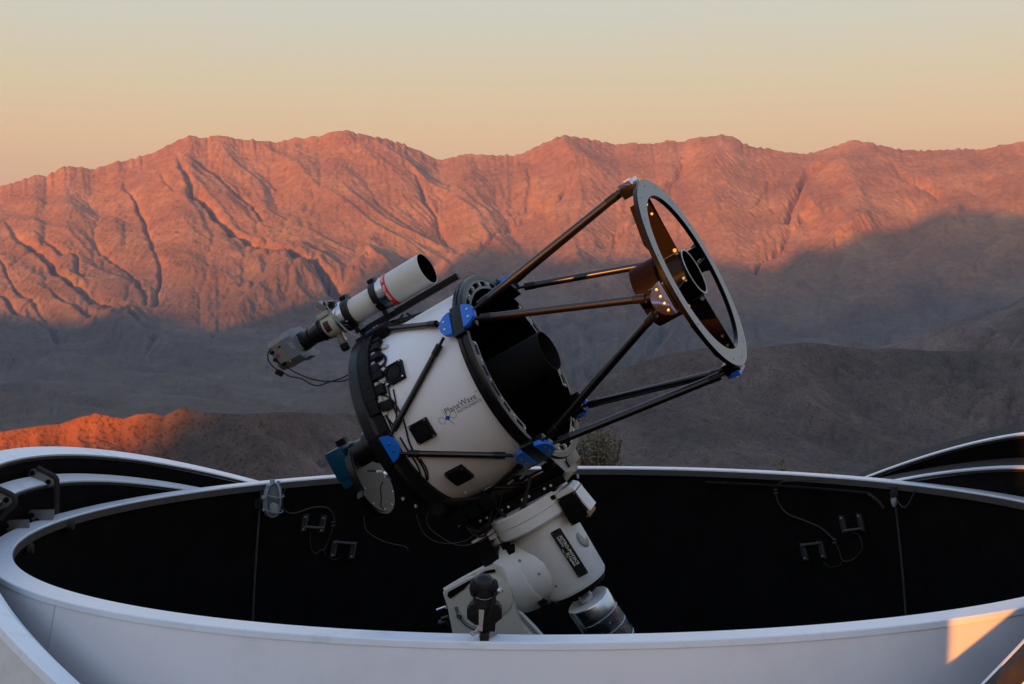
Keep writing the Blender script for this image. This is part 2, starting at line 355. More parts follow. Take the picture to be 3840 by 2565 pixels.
hill('foothill', [(-900,1750),(2900,1480),(3100,1360),(3288,1304),(3412,1271),(3536,1221),(3619,1192),(3702,1163),(3785,1146),(3840,1113),(4200,1050),(5000,1000)],
     [(-900, 2250), (5000, 2250)], 1760, [(-900, 1750), (5000, 1750)], M_FOOT, 80)
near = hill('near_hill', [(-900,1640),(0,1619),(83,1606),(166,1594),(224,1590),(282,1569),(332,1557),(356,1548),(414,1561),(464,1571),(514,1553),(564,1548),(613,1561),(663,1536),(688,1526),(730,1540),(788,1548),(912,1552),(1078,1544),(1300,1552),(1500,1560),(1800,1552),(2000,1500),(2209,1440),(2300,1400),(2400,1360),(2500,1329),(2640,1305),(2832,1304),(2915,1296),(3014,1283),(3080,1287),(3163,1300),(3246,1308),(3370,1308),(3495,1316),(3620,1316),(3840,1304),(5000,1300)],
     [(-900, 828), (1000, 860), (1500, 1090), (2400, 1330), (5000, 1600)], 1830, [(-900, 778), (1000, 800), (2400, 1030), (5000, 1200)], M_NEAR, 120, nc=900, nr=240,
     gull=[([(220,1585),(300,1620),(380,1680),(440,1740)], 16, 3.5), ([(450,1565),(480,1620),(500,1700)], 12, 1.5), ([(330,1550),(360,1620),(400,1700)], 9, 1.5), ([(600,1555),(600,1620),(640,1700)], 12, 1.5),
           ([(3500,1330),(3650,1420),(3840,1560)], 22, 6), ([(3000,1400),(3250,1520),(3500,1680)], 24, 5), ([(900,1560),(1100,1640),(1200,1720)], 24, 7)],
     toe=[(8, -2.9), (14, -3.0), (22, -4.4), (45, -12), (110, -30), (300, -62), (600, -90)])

# --- ground round the dome and the country behind the camera
def disc(name, rings, m):
    n = 96; V = []; F = []
    for r, z in rings:
        for i in range(n):
            a = 2 * math.pi * i / n; V.append((CAM.x + r * math.cos(a), CAM.y + r * math.sin(a), CAM.z + z))
    for k in range(len(rings) - 1):
        for i in range(n): F.append((k * n + i, k * n + (i + 1) % n, (k + 1) * n + (i + 1) % n, (k + 1) * n + i))
    F.append(tuple(range(n)))
    me = bpy.data.meshes.new(name); me.from_pydata(V, [], F); me.materials.append(m)
    o = bpy.data.objects.new(name, me); COL.objects.link(o); o['kind'] = 'structure'; return o
M_GROUND = rock_mat('ground_gravel', (.24, .19, .15), (.17, .13, .10), (.32, .26, .2), 1.2, bumpd=.02, bscale=12)
disc('ground', [(2, -2.7837), (13, -2.7837), (20, -4.2), (40, -12.5), (110, -34), (300, -70), (700, -150), (1500, -260), (5000, -420), (14000, -600)], M_GROUND)

# --- the western ridge behind the camera: its shadow lies across the lower slopes
SH = Vector((SUN.x, SUN.y, 0)).normalized(); UH = Vector((-SH.y, SH.x, 0))      # UH: across the light
TANS = math.tan(SUN_EL)
DC = 3200.0                                                                     # ridge distance along the light, behind the camera
EDGE = [(-300,1190),(0,1188),(124,1196),(207,1221),(331,1225),(456,1184),(580,1188),(663,1200),(780,1260),(953,1285),(1100,1240),(1300,1110),(1450,1050),(1610,981),(1671,954),(1726,946),(1798,959),(1864,970),(1964,984),(2030,1004),(2113,1020),(2252,1015),(2450,1010),(2666,1022),(2815,1047),(2923,1050),(2997,980),(3122,975),(3171,956),(3246,902),(3412,898),(3453,856),(3561,831),(3702,827),(3840,848)]
prof = []
def surf_hit(data, px, py):
    a, t = px2ang(px, py); A, Rr, Z = data; j = int(np.clip(np.searchsorted(A, a), 0, len(A) - 1))
    tt = Z[:, j] / Rr[:, j]; k = np.where(tt >= t)[0]
    i = k[0] if len(k) else len(tt) - 1
    if data is not RANGE:
        k = [q for q in k if Rr[q, j] > 610]; i = k[0] if k else len(tt) - 1
    return Rr[i, j] * math.sin(a), Rr[i, j] * math.cos(a), Z[i, j]
UHs = UH if UH.x > 0 else -UH
def to_caster(x, y, z):
    uu = x * UHs.x + y * UHs.y; along = x * SH.x + y * SH.y      # negative: beyond the camera
    return uu, z + (DC - along) * TANS
for e in EDGE: prof.append(to_caster(*surf_hit(RANGE, e[0], e[1] - (42 if e[0] > 1300 else 12))))      # the penumbra hides its upper edge
prof.sort()
pu = np.array([p[0] for p in prof]); pz = np.array([p[1] for p in prof])
NEDGE = [(0,1760),(300,1700),(480,1640),(600,1600),(690,1565),(760,1540)]
near_d = near
q = sorted(to_caster(*surf_hit(near_d, *e)) for e in NEDGE)
U = np.linspace(-9000, 6000, 1600)
zc = np.interp(U, pu, pz, left=pz[0], right=pz[-1])
qu = np.array([p[0] for p in q]); qz = np.array([p[1] for p in q])
base0 = DC * TANS
u0 = -645.0
zc = np.interp(U, np.r_[pu[pu < u0], u0, u0 + 22, qu[qu > -660], qu[-1] + 12, qu[-1] + 45, -150, -62, -26, 6000],
               np.r_[pz[pu < u0], np.interp(u0, pu, pz), -60, qz[qu > -660], base0 + 25, base0 + 200, base0 + 200, base0 + 60, base0 - 40, base0 - 60])
rows = [(-900, -1.0), (-350, -.45), (0, 0), (400, -.5), (1200, -1.0)]
V = []; F = []
for off, fz in rows:
    for i in range(len(U)):
        zz = zc[i] if fz == 0 else (zc[i] + (zc[i] + 300) * fz)
        p = SH * (DC + off) + UHs * U[i]; V.append((CAM.x + p.x, CAM.y + p.y, CAM.z + zz))
n = len(U)
for r in range(len(rows) - 1):
    for i in range(n - 1): F.append((r * n + i, r * n + i + 1, (r + 1) * n + i + 1, (r + 1) * n + i))
me = bpy.data.meshes.new('western_ridge'); me.from_pydata(V, [], F); me.materials.append(M_FOOT)
o = bpy.data.objects.new('western_ridge', me); COL.objects.link(o); o['kind'] = 'structure'
print('near', np.round(qu), np.round(qz), base0); print('caster z', zc.min(), zc.max(), 'u', pu[0], pu[-1], 'near u', qu[0], qu[-1])

# --- thin evening haze filling the valley
def haze():
    x0, x1, y0, y1, z0, z1 = -9000, 9000, -9000, 13000, -1100, 1500
    V = [(x, y, z) for x in (x0, x1) for y in (y0, y1) for z in (z0, z1)]
    F = [(0, 1, 3, 2), (4, 6, 7, 5), (0, 4, 5, 1), (2, 3, 7, 6), (0, 2, 6, 4), (1, 5, 7, 3)]
    me = bpy.data.meshes.new('haze'); me.from_pydata(V, [], F)
    m = bpy.data.materials.new('haze'); m.use_nodes = True; t = m.node_tree; t.nodes.clear()
    o_ = t.nodes.new('ShaderNodeOutputMaterial'); v = t.nodes.new('ShaderNodeVolumePrincipled')
    v.inputs['Color'].default_value = (.38, .60, 1.0, 1); v.inputs['Density'].default_value = 3.9e-5; v.inputs['Anisotropy'].default_value = 0.5
    t.links.new(v.outputs[0], o_.inputs['Volume']); me.materials.append(m)
    o = bpy.data.objects.new('haze', me); COL.objects.link(o); o['kind'] = 'stuff'
haze()

# ------------------------------------------------------------------ mesh builder
KEEP = {'lead_bundle', 'foliage', 'pier', 'end_cap'}
class MB:
    def __init__(s): s.v = []; s.f = []; s.cut = []
    def add(s, V, F):
        s.cut.append((len(s.v), len(s.f))); n = len(s.v); s.v += [tuple(p) for p in V]; s.f += [tuple(i + n for i in f) for f in F]; return s
    def box(s, c, d, R=None, bev=0.0):
        c = Vector(c); hx, hy, hz = d[0] / 2, d[1] / 2, d[2] / 2
        if bev > 0:
            bm = bmesh.new(); bmesh.ops.create_cube(bm, size=1)
            for v in bm.verts: v.co = Vector((v.co.x * d[0], v.co.y * d[1], v.co.z * d[2]))
            bmesh.ops.bevel(bm, geom=bm.edges[:], offset=bev, segments=2, affect='EDGES', profile=.7)
            bm.verts.index_update()
            V = [v.co.copy() for v in bm.verts]; F = [[v.index for v in f.verts] for f in bm.faces]; bm.free()
        else:
            V = [Vector((x, y, z)) for x in (-hx, hx) for y in (-hy, hy) for z in (-hz, hz)]
            F = [(0, 1, 3, 2), (4, 6, 7, 5), (0, 4, 5, 1), (2, 3, 7, 6), (0, 2, 6, 4), (1, 5, 7, 3)]
        if R is not None: V = [R @ v for v in V]
        return s.add([v + c for v in V], F)
    def lathe(s, prof, o, d, n=48, up=None, a0=0, a1=360, close=False):
        """prof: (distance along d, radius)"""
        o = Vector(o); d = Vector(d).normalized(); up = Vector(up) if up else (Vector((0, 0, 1)) if abs(d.z) < .9 else Vector((1, 0, 0)))
        u = (up - d * up.dot(d)).normalized(); w = d.cross(u); full = abs(a1 - a0) >= 360; k = n if full else n + 1
        V = []
        for x, r in prof:
            for i in range(k):
                t = math.radians(a0 + (a1 - a0) * i / n); V.append(o + d * x + u * (r * math.cos(t)) + w * (r * math.sin(t)))
        F = []; m = len(prof)
        for j in range(m if close else m - 1):
            j2 = (j + 1) % m
            for i in range(n):
                i2 = (i + 1) % k; F.append((j * k + i, j * k + i2, j2 * k + i2, j2 * k + i))
        return s.add(V, F)
    def cyl(s, p0, p1, r0, r1=None, n=24, cap=True):
        p0 = Vector(p0); p1 = Vector(p1); r1 = r0 if r1 is None else r1; L = (p1 - p0).length
        pr = [(0, r0), (L, r1)]
        if cap: pr = [(0, 1e-5)] + pr + [(L, 1e-5)]
        return s.lathe(pr, p0, p1 - p0, n)
    def tube(s, pts, r, n=8, smooth=True):
        pts = [Vector(p) for p in pts]
        if smooth and len(pts) > 2:
            q = []
            P = [pts[0] * 2 - pts[1]] + pts + [pts[-1] * 2 - pts[-2]]
            for i in range(1, len(P) - 2):
                for t in (0, .2, .4, .6, .8):
                    a, b, c, d = P[i - 1], P[i], P[i + 1], P[i + 2]
                    q.append(.5 * ((2 * b) + (c - a) * t + (2 * a - 5 * b + 4 * c - d) * t * t + (3 * b - a - 3 * c + d) * t ** 3))
            q.append(pts[-1]); pts = q
        V = []; F = []; up = None
        for i, p in enumerate(pts):
            d = (pts[min(i + 1, len(pts) - 1)] - pts[max(i - 1, 0)])
            if d.length < 1e-9: d = Vector((0, 0, 1))
            d.normalize()
            if up is None: up = Vector((0, 0, 1)) if abs(d.z) < .9 else Vector((1, 0, 0))
            u = up - d * up.dot(d)
            if u.length < 1e-6: u = d.orthogonal()
            u.normalize(); up = u; w = d.cross(u)
            for k in range(n):
                t = 2 * math.pi * k / n; V.append(p + u * (r * math.cos(t)) + w * (r * math.sin(t)))
        for i in range(len(pts) - 1):
            for k in range(n): F.append((i * n + k, i * n + (k + 1) % n, (i + 1) * n + (k + 1) % n, (i + 1) * n + k))
        F.append(tuple(range(n))[::-1]); F.append(tuple(range((len(pts) - 1) * n, len(pts) * n)))
        return s.add(V, F)
    def prism(s, poly, depth, O=(0, 0, 0), U=(1, 0, 0), W=(0, 0, 1), D=(0, 1, 0)):
        """outline poly in the U, W plane through O, thickness depth along D (centred)"""
        O, U, W, D = Vector(O), Vector(U), Vector(W), Vector(D).normalized(); n = len(poly)
        V = [O + U * a + W * b - D * depth / 2 for a, b in poly] + [O + U * a + W * b + D * depth / 2 for a, b in poly]
        F = [tuple(range(n)), tuple(range(2 * n - 1, n - 1, -1))] + [(i, i + n, (i + 1) % n + n, (i + 1) % n) for i in range(n)]
        return s.add(V, F)
    def build(s, name, m, parent=None, smooth=True, ang=35, loc=None, bevel=0):
        if len(s.cut) > 1 and name not in KEEP:
            first = None; ends = s.cut[1:] + [(len(s.v), len(s.f))]
            for (v0, f0), (v1, f1) in zip(s.cut, ends):
                q = MB(); q.v = s.v[v0:v1]; q.f = [tuple(i - v0 for i in f) for f in s.f[f0:f1]]; q.cut = [(0, 0)]
                o = q.build(name, m, parent, smooth, ang, loc, bevel); first = first or o
            return first
        me = bpy.data.meshes.new(name); me.from_pydata([tuple(v) for v in s.v], [], s.f)
        bm = bmesh.new(); bm.from_mesh(me); bmesh.ops.remove_doubles(bm, verts=bm.verts, dist=2e-5); bmesh.ops.recalc_face_normals(bm, faces=bm.faces)
        if bevel:
            eds = [e for e in bm.edges if len(e.link_faces) == 2 and e.calc_face_angle(0) > math.radians(40)]
            bmesh.ops.bevel(bm, geom=eds, offset=bevel, segments=2, affect='EDGES', profile=.7, clamp_overlap=True)
        bm.to_mesh(me); bm.free()
        if smooth:
            me.polygons.foreach_set('use_smooth', [True] * len(me.polygons))
            try: me.set_sharp_from_angle(angle=math.radians(ang))
            except Exception: pass
        me.materials.append(m if not isinstance(m, str) else MATS[m])
        o = bpy.data.objects.new(name, me); COL.objects.link(o)
        if parent: o.parent = parent
        return o

def text_geo(txt, size, font_scale=1.0, bold=0.0, align='LEFT'):
    cu = bpy.data.curves.new('t', 'FONT'); cu.body = txt; cu.size = size; cu.align_x = align; cu.offset = bold; cu.resolution_u = 2
    ob = bpy.data.objects.new('t', cu); COL.objects.link(ob)
    dg = bpy.context.evaluated_depsgraph_get(); me = bpy.data.meshes.new_from_object(ob.evaluated_get(dg))
    V = [v.co.copy() for v in me.vertices]; F = [tuple(p.vertices) for p in me.polygons]
    bpy.data.objects.remove(ob); bpy.data.curves.remove(cu); bpy.data.meshes.remove(me)
    return V, F

# ------------------------------------------------------------------ materials of the foreground
def grime(strength, scale, lo=.45, hi=.7, col=(.32, .30, .27)):
    def ex(n, b):
        t = n.nodes.new('ShaderNodeTexCoord'); z = n.nodes.new('ShaderNodeTexNoise'); z.inputs['Scale'].default_value = scale; z.inputs['Detail'].default_value = 8
        z.inputs['Roughness'].default_value = .7; n.links.new(t.outputs['Object'], z.inputs['Vector'])
        r = n.nodes.new('ShaderNodeMapRange'); r.inputs['From Min'].default_value = lo; r.inputs['From Max'].default_value = hi; r.inputs['To Max'].default_value = strength
        n.links.new(z.outputs[0], r.inputs[0]); mx = n.nodes.new('ShaderNodeMix'); mx.data_type = 'RGBA'; n.links.new(r.outputs[0], mx.inputs[0])
        src = b.inputs['Base Color'].links
        if src: n.links.new(src[0].from_socket, mx.inputs[6])
        else: mx.inputs[6].default_value = b.inputs['Base Color'].default_value
        mx.inputs[7].default_value = (*col, 1); n.links.new(mx.outputs[2], b.inputs['Base Color'])
    return ex
mat('dome_white', (.80, .80, .83), .38, spec=.45, noise=.02, nscale=2.2, bump=.1, bscale=14, extra=grime(.22, 2.0, .52, .75))
mat('rim_white', (.79, .85, .91), .28, spec=.5, noise=.04, nscale=5, bump=.12, bscale=30, extra=grime(.4, 5.0, .54, .7, (.30, .34, .42)))
mat('shell_white', (.74, .73, .70), .5, spec=.35, noise=.03, nscale=3, bump=.15, bscale=20, extra=grime(.4, 5.0))
mat('dome_black', (.0065, .0065, .0070), .85, spec=.04, noise=.3, nscale=6)
mat('lip_grey', (.045, .05, .05), .5, noise=.2, nscale=9)
mat('rubber', (.03, .027, .024), .7, spec=.2, noise=.25, nscale=20)
mat('joint', (.45, .47, .5), .5)
mat('seam', (.05, .053, .052), .6, noise=.3, nscale=30)
mat('ota_white', (.80, .82, .85), .32, spec=.5, noise=.02, nscale=6, bump=.03, bscale=80)
mat('mount_white', (.70, .72, .73), .42, spec=.4, noise=.025, nscale=8, bump=.08, bscale=200, extra=grime(.25, 9, .55, .75, (.30, .29, .26)))
mat('fork_white', (.56, .55, .50), .5, spec=.35, noise=.03, nscale=7, bump=.08, bscale=200)
mat('black_metal', (.007, .007, .008), .30, spec=.3, noise=.25, nscale=30)
mat('black_matt', (.004, .004, .0045), .8, spec=.1)
mat('black_plastic', (.008, .008, .009), .5, spec=.12, noise=.2, nscale=40)
mat('baffle_black', (.0022, .0022, .0024), .9, spec=.02)
mat('baffle_paint', (.011, .011, .0115), .75, spec=.1)
mat('anodised', (.0065, .0028, .0018), .5, spec=.04)
mat('anodised_rim', (.005, .0045, .004), .2, spec=.12)
mat('slate_plate', (.030, .031, .034), .45, spec=.5, noise=.06, nscale=20)
mat('ring_face', (.27, .295, .285), .5, metal=0, spec=.4, noise=.05, nscale=20, bump=.05, bscale=300)
mat('cell_face', (.10, .11, .118), .38, metal=.5, spec=.5, noise=.06, nscale=20)
mat('blue', (.010, .15, .64), .32, spec=.5)
mat('teal', (.004, .07, .14), .3, metal=.3, spec=.6)
mat('sky_sheen', (.46, .47, .64), .07, metal=.95, spec=.6)  # lilac of the reflected sky painted onto two of the clamps
mat('steel', (.58, .61, .64), .27, metal=1.0, noise=.1, nscale=15, rnoise=.08)
mat('steel_bright', (.60, .56, .54), .30, metal=1.0)
mat('alu_box', (.22, .225, .22), .4, metal=.5, spec=.5, noise=.04, nscale=30)
mat('alu_grey', (.38, .39, .40), .5, metal=.6, noise=.2, nscale=25)
mat('cream', (.60, .61, .55), .33, spec=.5)
mat('green_cream', (.38, .42, .33), .38, spec=.5)
mat('maroon', (.05, .012, .012), .3, spec=.6)
mat('red', (.60, .012, .014), .35, spec=.5)
mat('white_print', (.75, .75, .74), .5)
mat('black_print', (.012, .012, .014), .5)
mat('blue_print', (.01, .09, .5), .5)
mat('magenta', (.22, .02, .10), .5)
mat('beige_body', (.17, .165, .14), .45, spec=.45, noise=.06, nscale=30)
mat('slate_body', (.14, .165, .18), .38, spec=.5, noise=.05, nscale=30)
mat('cable_black', (.008, .008, .009), .55, spec=.35)
mat('cable_grey', (.30, .29, .27), .55)
mat('cable_dim', (.034, .032, .030), .6)
mat('label_white', (.5, .5, .49), .6)
mat('bracket_dim', (.018, .018, .021), .6, spec=.35)
mat('lamp_grey', (.26, .31, .35), .45, spec=.4)
def carbon_extra(n, b):
    t = n.nodes.new('ShaderNodeTexCoord'); w = n.nodes.new('ShaderNodeTexWave'); w.inputs['Scale'].default_value = 90; w.inputs['Distortion'].default_value = .4
    n.links.new(t.outputs['Object'], w.inputs['Vector']); bp = n.nodes.new('ShaderNodeBump'); bp.inputs['Strength'].default_value = .06; bp.inputs['Distance'].default_value = .0006
    n.links.new(w.outputs['Fac'], bp.inputs['Height']); n.links.new(bp.outputs[0], b.inputs['Normal'])
mat('carbon', (.0045, .004, .0038), .28, spec=.7, coat=.0, extra=carbon_extra)
def glass_mat():
    m = bpy.data.materials.new('lamp_glass'); m.use_nodes = True; b = m.node_tree.nodes['Principled BSDF']
    b.inputs['Base Color'].default_value = (.8, .9, .9, 1); b.inputs['Roughness'].default_value = .03; b.inputs['Transmission Weight'].default_value = 1.0; b.inputs['IOR'].default_value = 1.4
    MATS['lamp_glass'] = m
glass_mat()

# ------------------------------------------------------------------ the dome
dome = empty('observatory_dome', 'round white observatory dome with black lining and its nested shutters folded open', 'dome')
def wall_r(z, r0):
    dz = RIMZ - z; return r0 + .20 * dz - .075 * dz * dz
zs = [RIMZ - .02 - k * .14 for k in range(14)]; zs = [z for z in zs if z > .03] + [.0]
def wall_sector(r0, a0, a1, n, flip=False, th=0.0):
    b = MB(); V = []; F = []
    for z in zs:
        for i in range(n + 1):
            a = math.radians(a0 + (a1 - a0) * i / n); r = wall_r(z, r0); V.append((r * math.cos(a), r * math.sin(a), z))
    k = n + 1
    for j in range(len(zs) - 1):
        for i in range(n): F.append((j * k + i, j * k + i + 1, (j + 1) * k + i + 1, (j + 1) * k + i))
    return b.add(V, F)
J = [-135.2, -15.2, 104.8]
for k, a in enumerate(J):
    wall_sector(2.395, a + .03, a + 119.97, 110).build('wall_panel', 'dome_white', dome)
b = MB()
for a in J:
    t = math.radians(a); pts = [Vector((wall_r(z, 2.393) * math.cos(t), wall_r(z, 2.393) * math.sin(t), z)) for z in zs]
    b.tube(pts, .0045, 6, smooth=False)
b.build('panel_joint', 'joint', dome)
wall_sector(2.300, 0, 360, 220).build('wall_lining', 'dome_black', dome)
MB().lathe([(RIMZ - .009, 2.298), (RIMZ - .003, 2.298), (RIMZ, 2.301), (RIMZ, 2.397), (RIMZ - .003, 2.400), (RIMZ - .020, 2.4025), (RIMZ - .020, 2.398)], (0, 0, 0), (0, 0, 1), 320, up=(1, 0, 0)).build('rim_flange', 'rim_white', dome, ang=25)
MB().lathe([(RIMZ - .042, 2.294), (RIMZ - .010, 2.294), (RIMZ - .010, 2.299), (RIMZ - .042, 2.303)], (0, 0, 0), (0, 0, 1), 260, up=(1, 0, 0), close=True).build('rim_lip', 'lip_grey', dome)
MB().lathe([(0.02, 1e-4), (0.02, 2.9)], (0, 0, 0), (0, 0, 1), 96).build('floor', 'dome_black', dome)

def wp(adeg, z, off=0.0, du=0.0, r0=2.300):
    """point on the inner wall: off metres inward, du metres to the right as seen from inside (towards the far wall)"""
    r = wall_r(z, r0); a = math.radians(adeg) - du / r
    return Vector(((r - off) * math.cos(a), (r - off) * math.sin(a), z))
for a in (134.6, 36.6):
    MB().tube([wp(a, z, .006) for z in (1.87, 1.7, 1.5, 1.3, 1.1, .9, .6, .2)], .0065, 8).build('seam_strip', 'seam', dome)
# splice bar under the right part of the far rim
MB().tube([wp(a, 1.825, .03) for a in (66, 60, 54, 48, 43, 40.5)], .009, 6).build('stiffener_bar', 'black_metal', dome)
MB().tube([wp(40.5, 1.825, .03), wp(39.0, 1.79, .03), wp(38.1, 1.75, .03)], .009, 6).build('stay', 'rubber', dome)

SHELLS = [  # side, inner R, thickness, tilt, pivot drop, sideways offset, arc, gasket
 (-1, 2.815, .085, .426, .868, -.12, .75, False),
 (-1, 2.60, .080, .410, .870, 0.0, .70, False),
 (1, 2.748, .017, .5785, 1.143, .10, .80, True),
 (1, 2.52, .024, .40, .80, 0.0, .70, True),
 (1, 2.90, .016, .656, 1.41, 0.0, .70, True)]
def HALF(p): return -.35 if abs(p - 1.41) < 1e-6 else math.pi / 2      # the short front flap ends before the side
def shell_pt(side, R, psi, phi, p, ox):
    k = .2147 if abs(p - 1.41) < 1e-6 else 0.0      # this leaf's hinge line leans towards the viewer
    return Vector((side * (ox + R * math.cos(phi) * math.cos(psi)), R * math.sin(phi), RIMZ - p + R * math.cos(phi) * math.sin(psi) - k * R * math.sin(phi)))
def shell_sheet(side, R, th, dth, p, ox, nphi=150, npsi=14):
    V = []; F = []; hi = HALF(p)
    for j in range(npsi + 1):
        for i in range(nphi + 1):
            V.append(shell_pt(side, R, th - dth * j / npsi, -math.pi / 2 + (hi + math.pi / 2) * i / nphi, p, ox))
    k = nphi + 1
    for j in range(npsi):
        for i in range(nphi): F.append((j * k + i, j * k + i + 1, (j + 1) * k + i + 1, (j + 1) * k + i))
    return V, F
def band(side, R0, R1, th, p, ox, t=.02, n=150):
    V = []; F = []
    for i in range(n + 1):
        ph = -math.pi / 2 + (HALF(p) + math.pi / 2) * i / n
        q0 = shell_pt(side, R0, th, ph, p, ox); q1 = shell_pt(side, R1, th, ph, p, ox)
        nrm = Vector((-side * math.sin(th), 0, math.cos(th)))
        V += [q0, q1, q1 - nrm * t, q0 - nrm * t]
    for i in range(n):
        for k in range(4): F.append((i * 4 + k, i * 4 + (k + 1) % 4, (i + 1) * 4 + (k + 1) % 4, (i + 1) * 4 + k))
    return V, F
for side, Ri, thk, th, p, ox, arc, gasket in SHELLS:
    total = thk + ((.10 if Ri < 2.85 else .06) if gasket else 0)
    sk = MB().add(*shell_sheet(side, Ri + total, th - .004, arc, p, ox)).build('shutter_leaf', 'shell_white', dome)
    MB().add(*shell_sheet(side, Ri, th - .004, arc, p, ox)).build('shutter_lining', 'dome_black', sk)
    MB().add(*band(side, Ri - .004, Ri + thk, th, p, ox, .022)).build('shutter_edge', 'rim_white', sk)
    MB().add(*band(side, Ri - .012, Ri - .004, th - .003, p, ox, .012)).build('edge_trim', 'rubber', sk)
    if gasket: MB().add(*band(side, Ri + thk, Ri + total + .004, th - .001, p, ox, .05)).build('edge_gasket', 'rubber', sk)

# ------------------------------------------------------------------ main telescope (local x along its axis, z up, -y to the viewer)
AX = Vector((0.82162769, -0.35136595, 0.44885399)); AX.normalize()
MID = Vector((0.01141053, 6.34962964, -0.20843249))
vv = -MID.normalized(); ee = (vv - AX * vv.dot(AX)).normalized(); YL = -ee; ZL = AX.cross(YL)
OM = Matrix(((AX.x, YL.x, ZL.x, CAM.x + MID.x), (AX.y, YL.y, ZL.y, CAM.y + MID.y), (AX.z, YL.z, ZL.z, CAM.z + MID.z), (0, 0, 0, 1)))
OI = OM.inverted()
def Lray(px, py): return OI @ CAM, (OI.to_3x3() @ ray(px, py))
def Ly(px, py, y):
    o, d = Lray(px, py); return o + d * ((y - o.y) / d.y)
def Lc(px, py, r, far=False):
    o, d = Lray(px, py); A = d.y ** 2 + d.z ** 2; B = o.y * d.y + o.z * d.z; C = o.y ** 2 + o.z ** 2 - r * r; D = B * B - A * C
    if D < 0: D = 0
    t = (-B + (1 if far else -1) * math.sqrt(D)) / A; return o + d * t
def cy(x, r, ps):
    t = math.radians(ps); return Vector((x, -r * math.cos(t), r * math.sin(t)))
X1 = Vector((1, 0, 0))
ota = empty('telescope', 'large white and black truss telescope with blue truss clamps pointing up to the right', 'telescope')
ota.matrix_world = OM
def P(b, name, m, parent=None, **k): return b.build(name, m, parent or ota, **k)

XF, XR = .925, -.549
# front ring with the grey annular face
P(MB().lathe([(XF - .019, .366), (XF - .019, .446), (XF - .001, .446), (XF - .001, .366)], (0, 0, 0), X1, 128, close=True), 'front_ring', 'anodised_rim')
fr = P(MB().lathe([(XF, .368), (XF, .4445)], (0, 0, 0), X1, 128), 'ring_face', 'ring_face')
b = MB()
for k in range(16):
    for dd in (-1.6, 1.6):
        ps = -5 + 22.5 * k + dd * (1 if k % 2 == 0 else 0.0)
        c = cy(XF, .417, ps); b.lathe([(0, 1e-5), (.001, .0045), (.0015, .0045)][:3], c, X1, 8)
P(b, 'ring_screw', 'steel', fr)
# nodes
FN = [-5, 85, 175, 265]; MN = [40, 130, 220, 310]
def half_disc(x, ps, r, R, t, sgn, n=14):
    """half-round plate lying on the ring's rim, flat side at x, bulging to sgn"""
    b = MB(); poly = [(sgn * R * math.sin(math.pi * i / n), R * math.cos(math.pi * i / n)) for i in range(n + 1)]
    c = cy(x, r, ps); tdir = Vector((0, math.sin(math.radians(ps)), math.cos(math.radians(ps)))); nd = Vector((0, -math.cos(math.radians(ps)), math.sin(math.radians(ps))))
    b.prism(poly, t, c, X1, tdir, nd); return b, c, tdir, nd
for k, ps in enumerate(FN):
    blue = ps in (265, 175)
    b, c, td, nd = half_disc(XF - .027, ps, .462, .072, .022, -1)
    n_ = P(b, 'truss_clamp', 'blue' if blue else 'sky_sheen', bevel=.002)
    if not blue: n_['label'] = 'half round clamp on the front ring, sky reflection painted into its lilac metal'
    b = MB()
    for i, q in enumerate((-.036, -.012, .012, .036)): b.lathe([(0, .0065), (.006, .0065), (.007, 1e-5)], c + td * q * 1.3 - X1 * .026 + nd * .011, nd, 10)
    P(b, 'clamp_screw', 'steel_bright', n_)
    P(MB().box(cy(XF - .055, .432, ps), (.07, .05, .12), R=Matrix.Rotation(math.radians(-ps), 3, 'X'), bev=.006), 'clamp_block', 'anodised_rim', n_)
# spider and secondary
P(MB().lathe([(XF - .003, .098), (XF + .002, .098), (XF + .002, .106), (XF - .16, .106), (XF - .16, .098)], (0, 0, 0), X1, 64, close=True), 'hub_tube', 'anodised_rim')
P(MB().lathe([(XF + .0025, .0985), (XF + .0045, .0985), (XF + .0045, .107), (XF + .0025, .107)], (0, 0, 0), X1, 64, close=True), 'hub_rim', 'alu_grey')
P(MB().lathe([(XF - .14, 1e-4), (XF - .14, .097)], (0, 0, 0), X1, 48), 'hub_floor', 'black_metal')
P(MB().lathe([(XF - .12, .107), (XF - .12, .138), (XF - .235, .138), (XF - .235, .130), (XF - .13, .130)], (0, 0, 0), X1, 64), 'secondary_housing', 'anodised')
P(MB().lathe([(XF - .215, 1e-4), (XF - .215, .129)], (0, 0, 0), X1, 48), 'secondary_mirror', 'slate_plate')
for ps in FN:
    t = math.radians(ps); nd = Vector((0, -math.cos(t), math.sin(t))); td = Vector((0, math.sin(t), math.cos(t)))
    poly = [(XF - .012, .107), (XF - .105, .107), (XF - .13, .20), (XF - .10, .370), (XF - .006, .372)]
    vn = P(MB().prism(poly, .004, (0, 0, 0), X1, nd, td), 'spider_vane', 'anodised')
    b = MB()
    for xx in (XF - .022, XF - .092): b.box(cy(xx, .120, ps), (.012, .010, .026), R=Matrix.Rotation(-t, 3, 'X')) if False else b.cyl(cy(xx, .118, ps) - td * .010, cy(xx, .118, ps) + td * .012, .0085, n=10)
    for xx, rr in ((XF - .03, .30), (XF - .06, .345), (XF - .03, .345)): b.cyl(cy(xx, rr, ps) - td * .006, cy(xx, rr, ps) + td * .006, .006, n=10)
    P(b, 'vane_bolt', 'steel_bright', vn)

# primary cell ring at the tube mouth
P(MB().lathe([(-.012, .39), (-.012, .452), (-.006, .4555), (.008, .4555), (.011, .449), (.019, .449), (.022, .4555), (.036, .4555), (.042, .452), (.042, .430)], (0, 0, 0), X1, 128), 'cell_ring', 'black_metal')
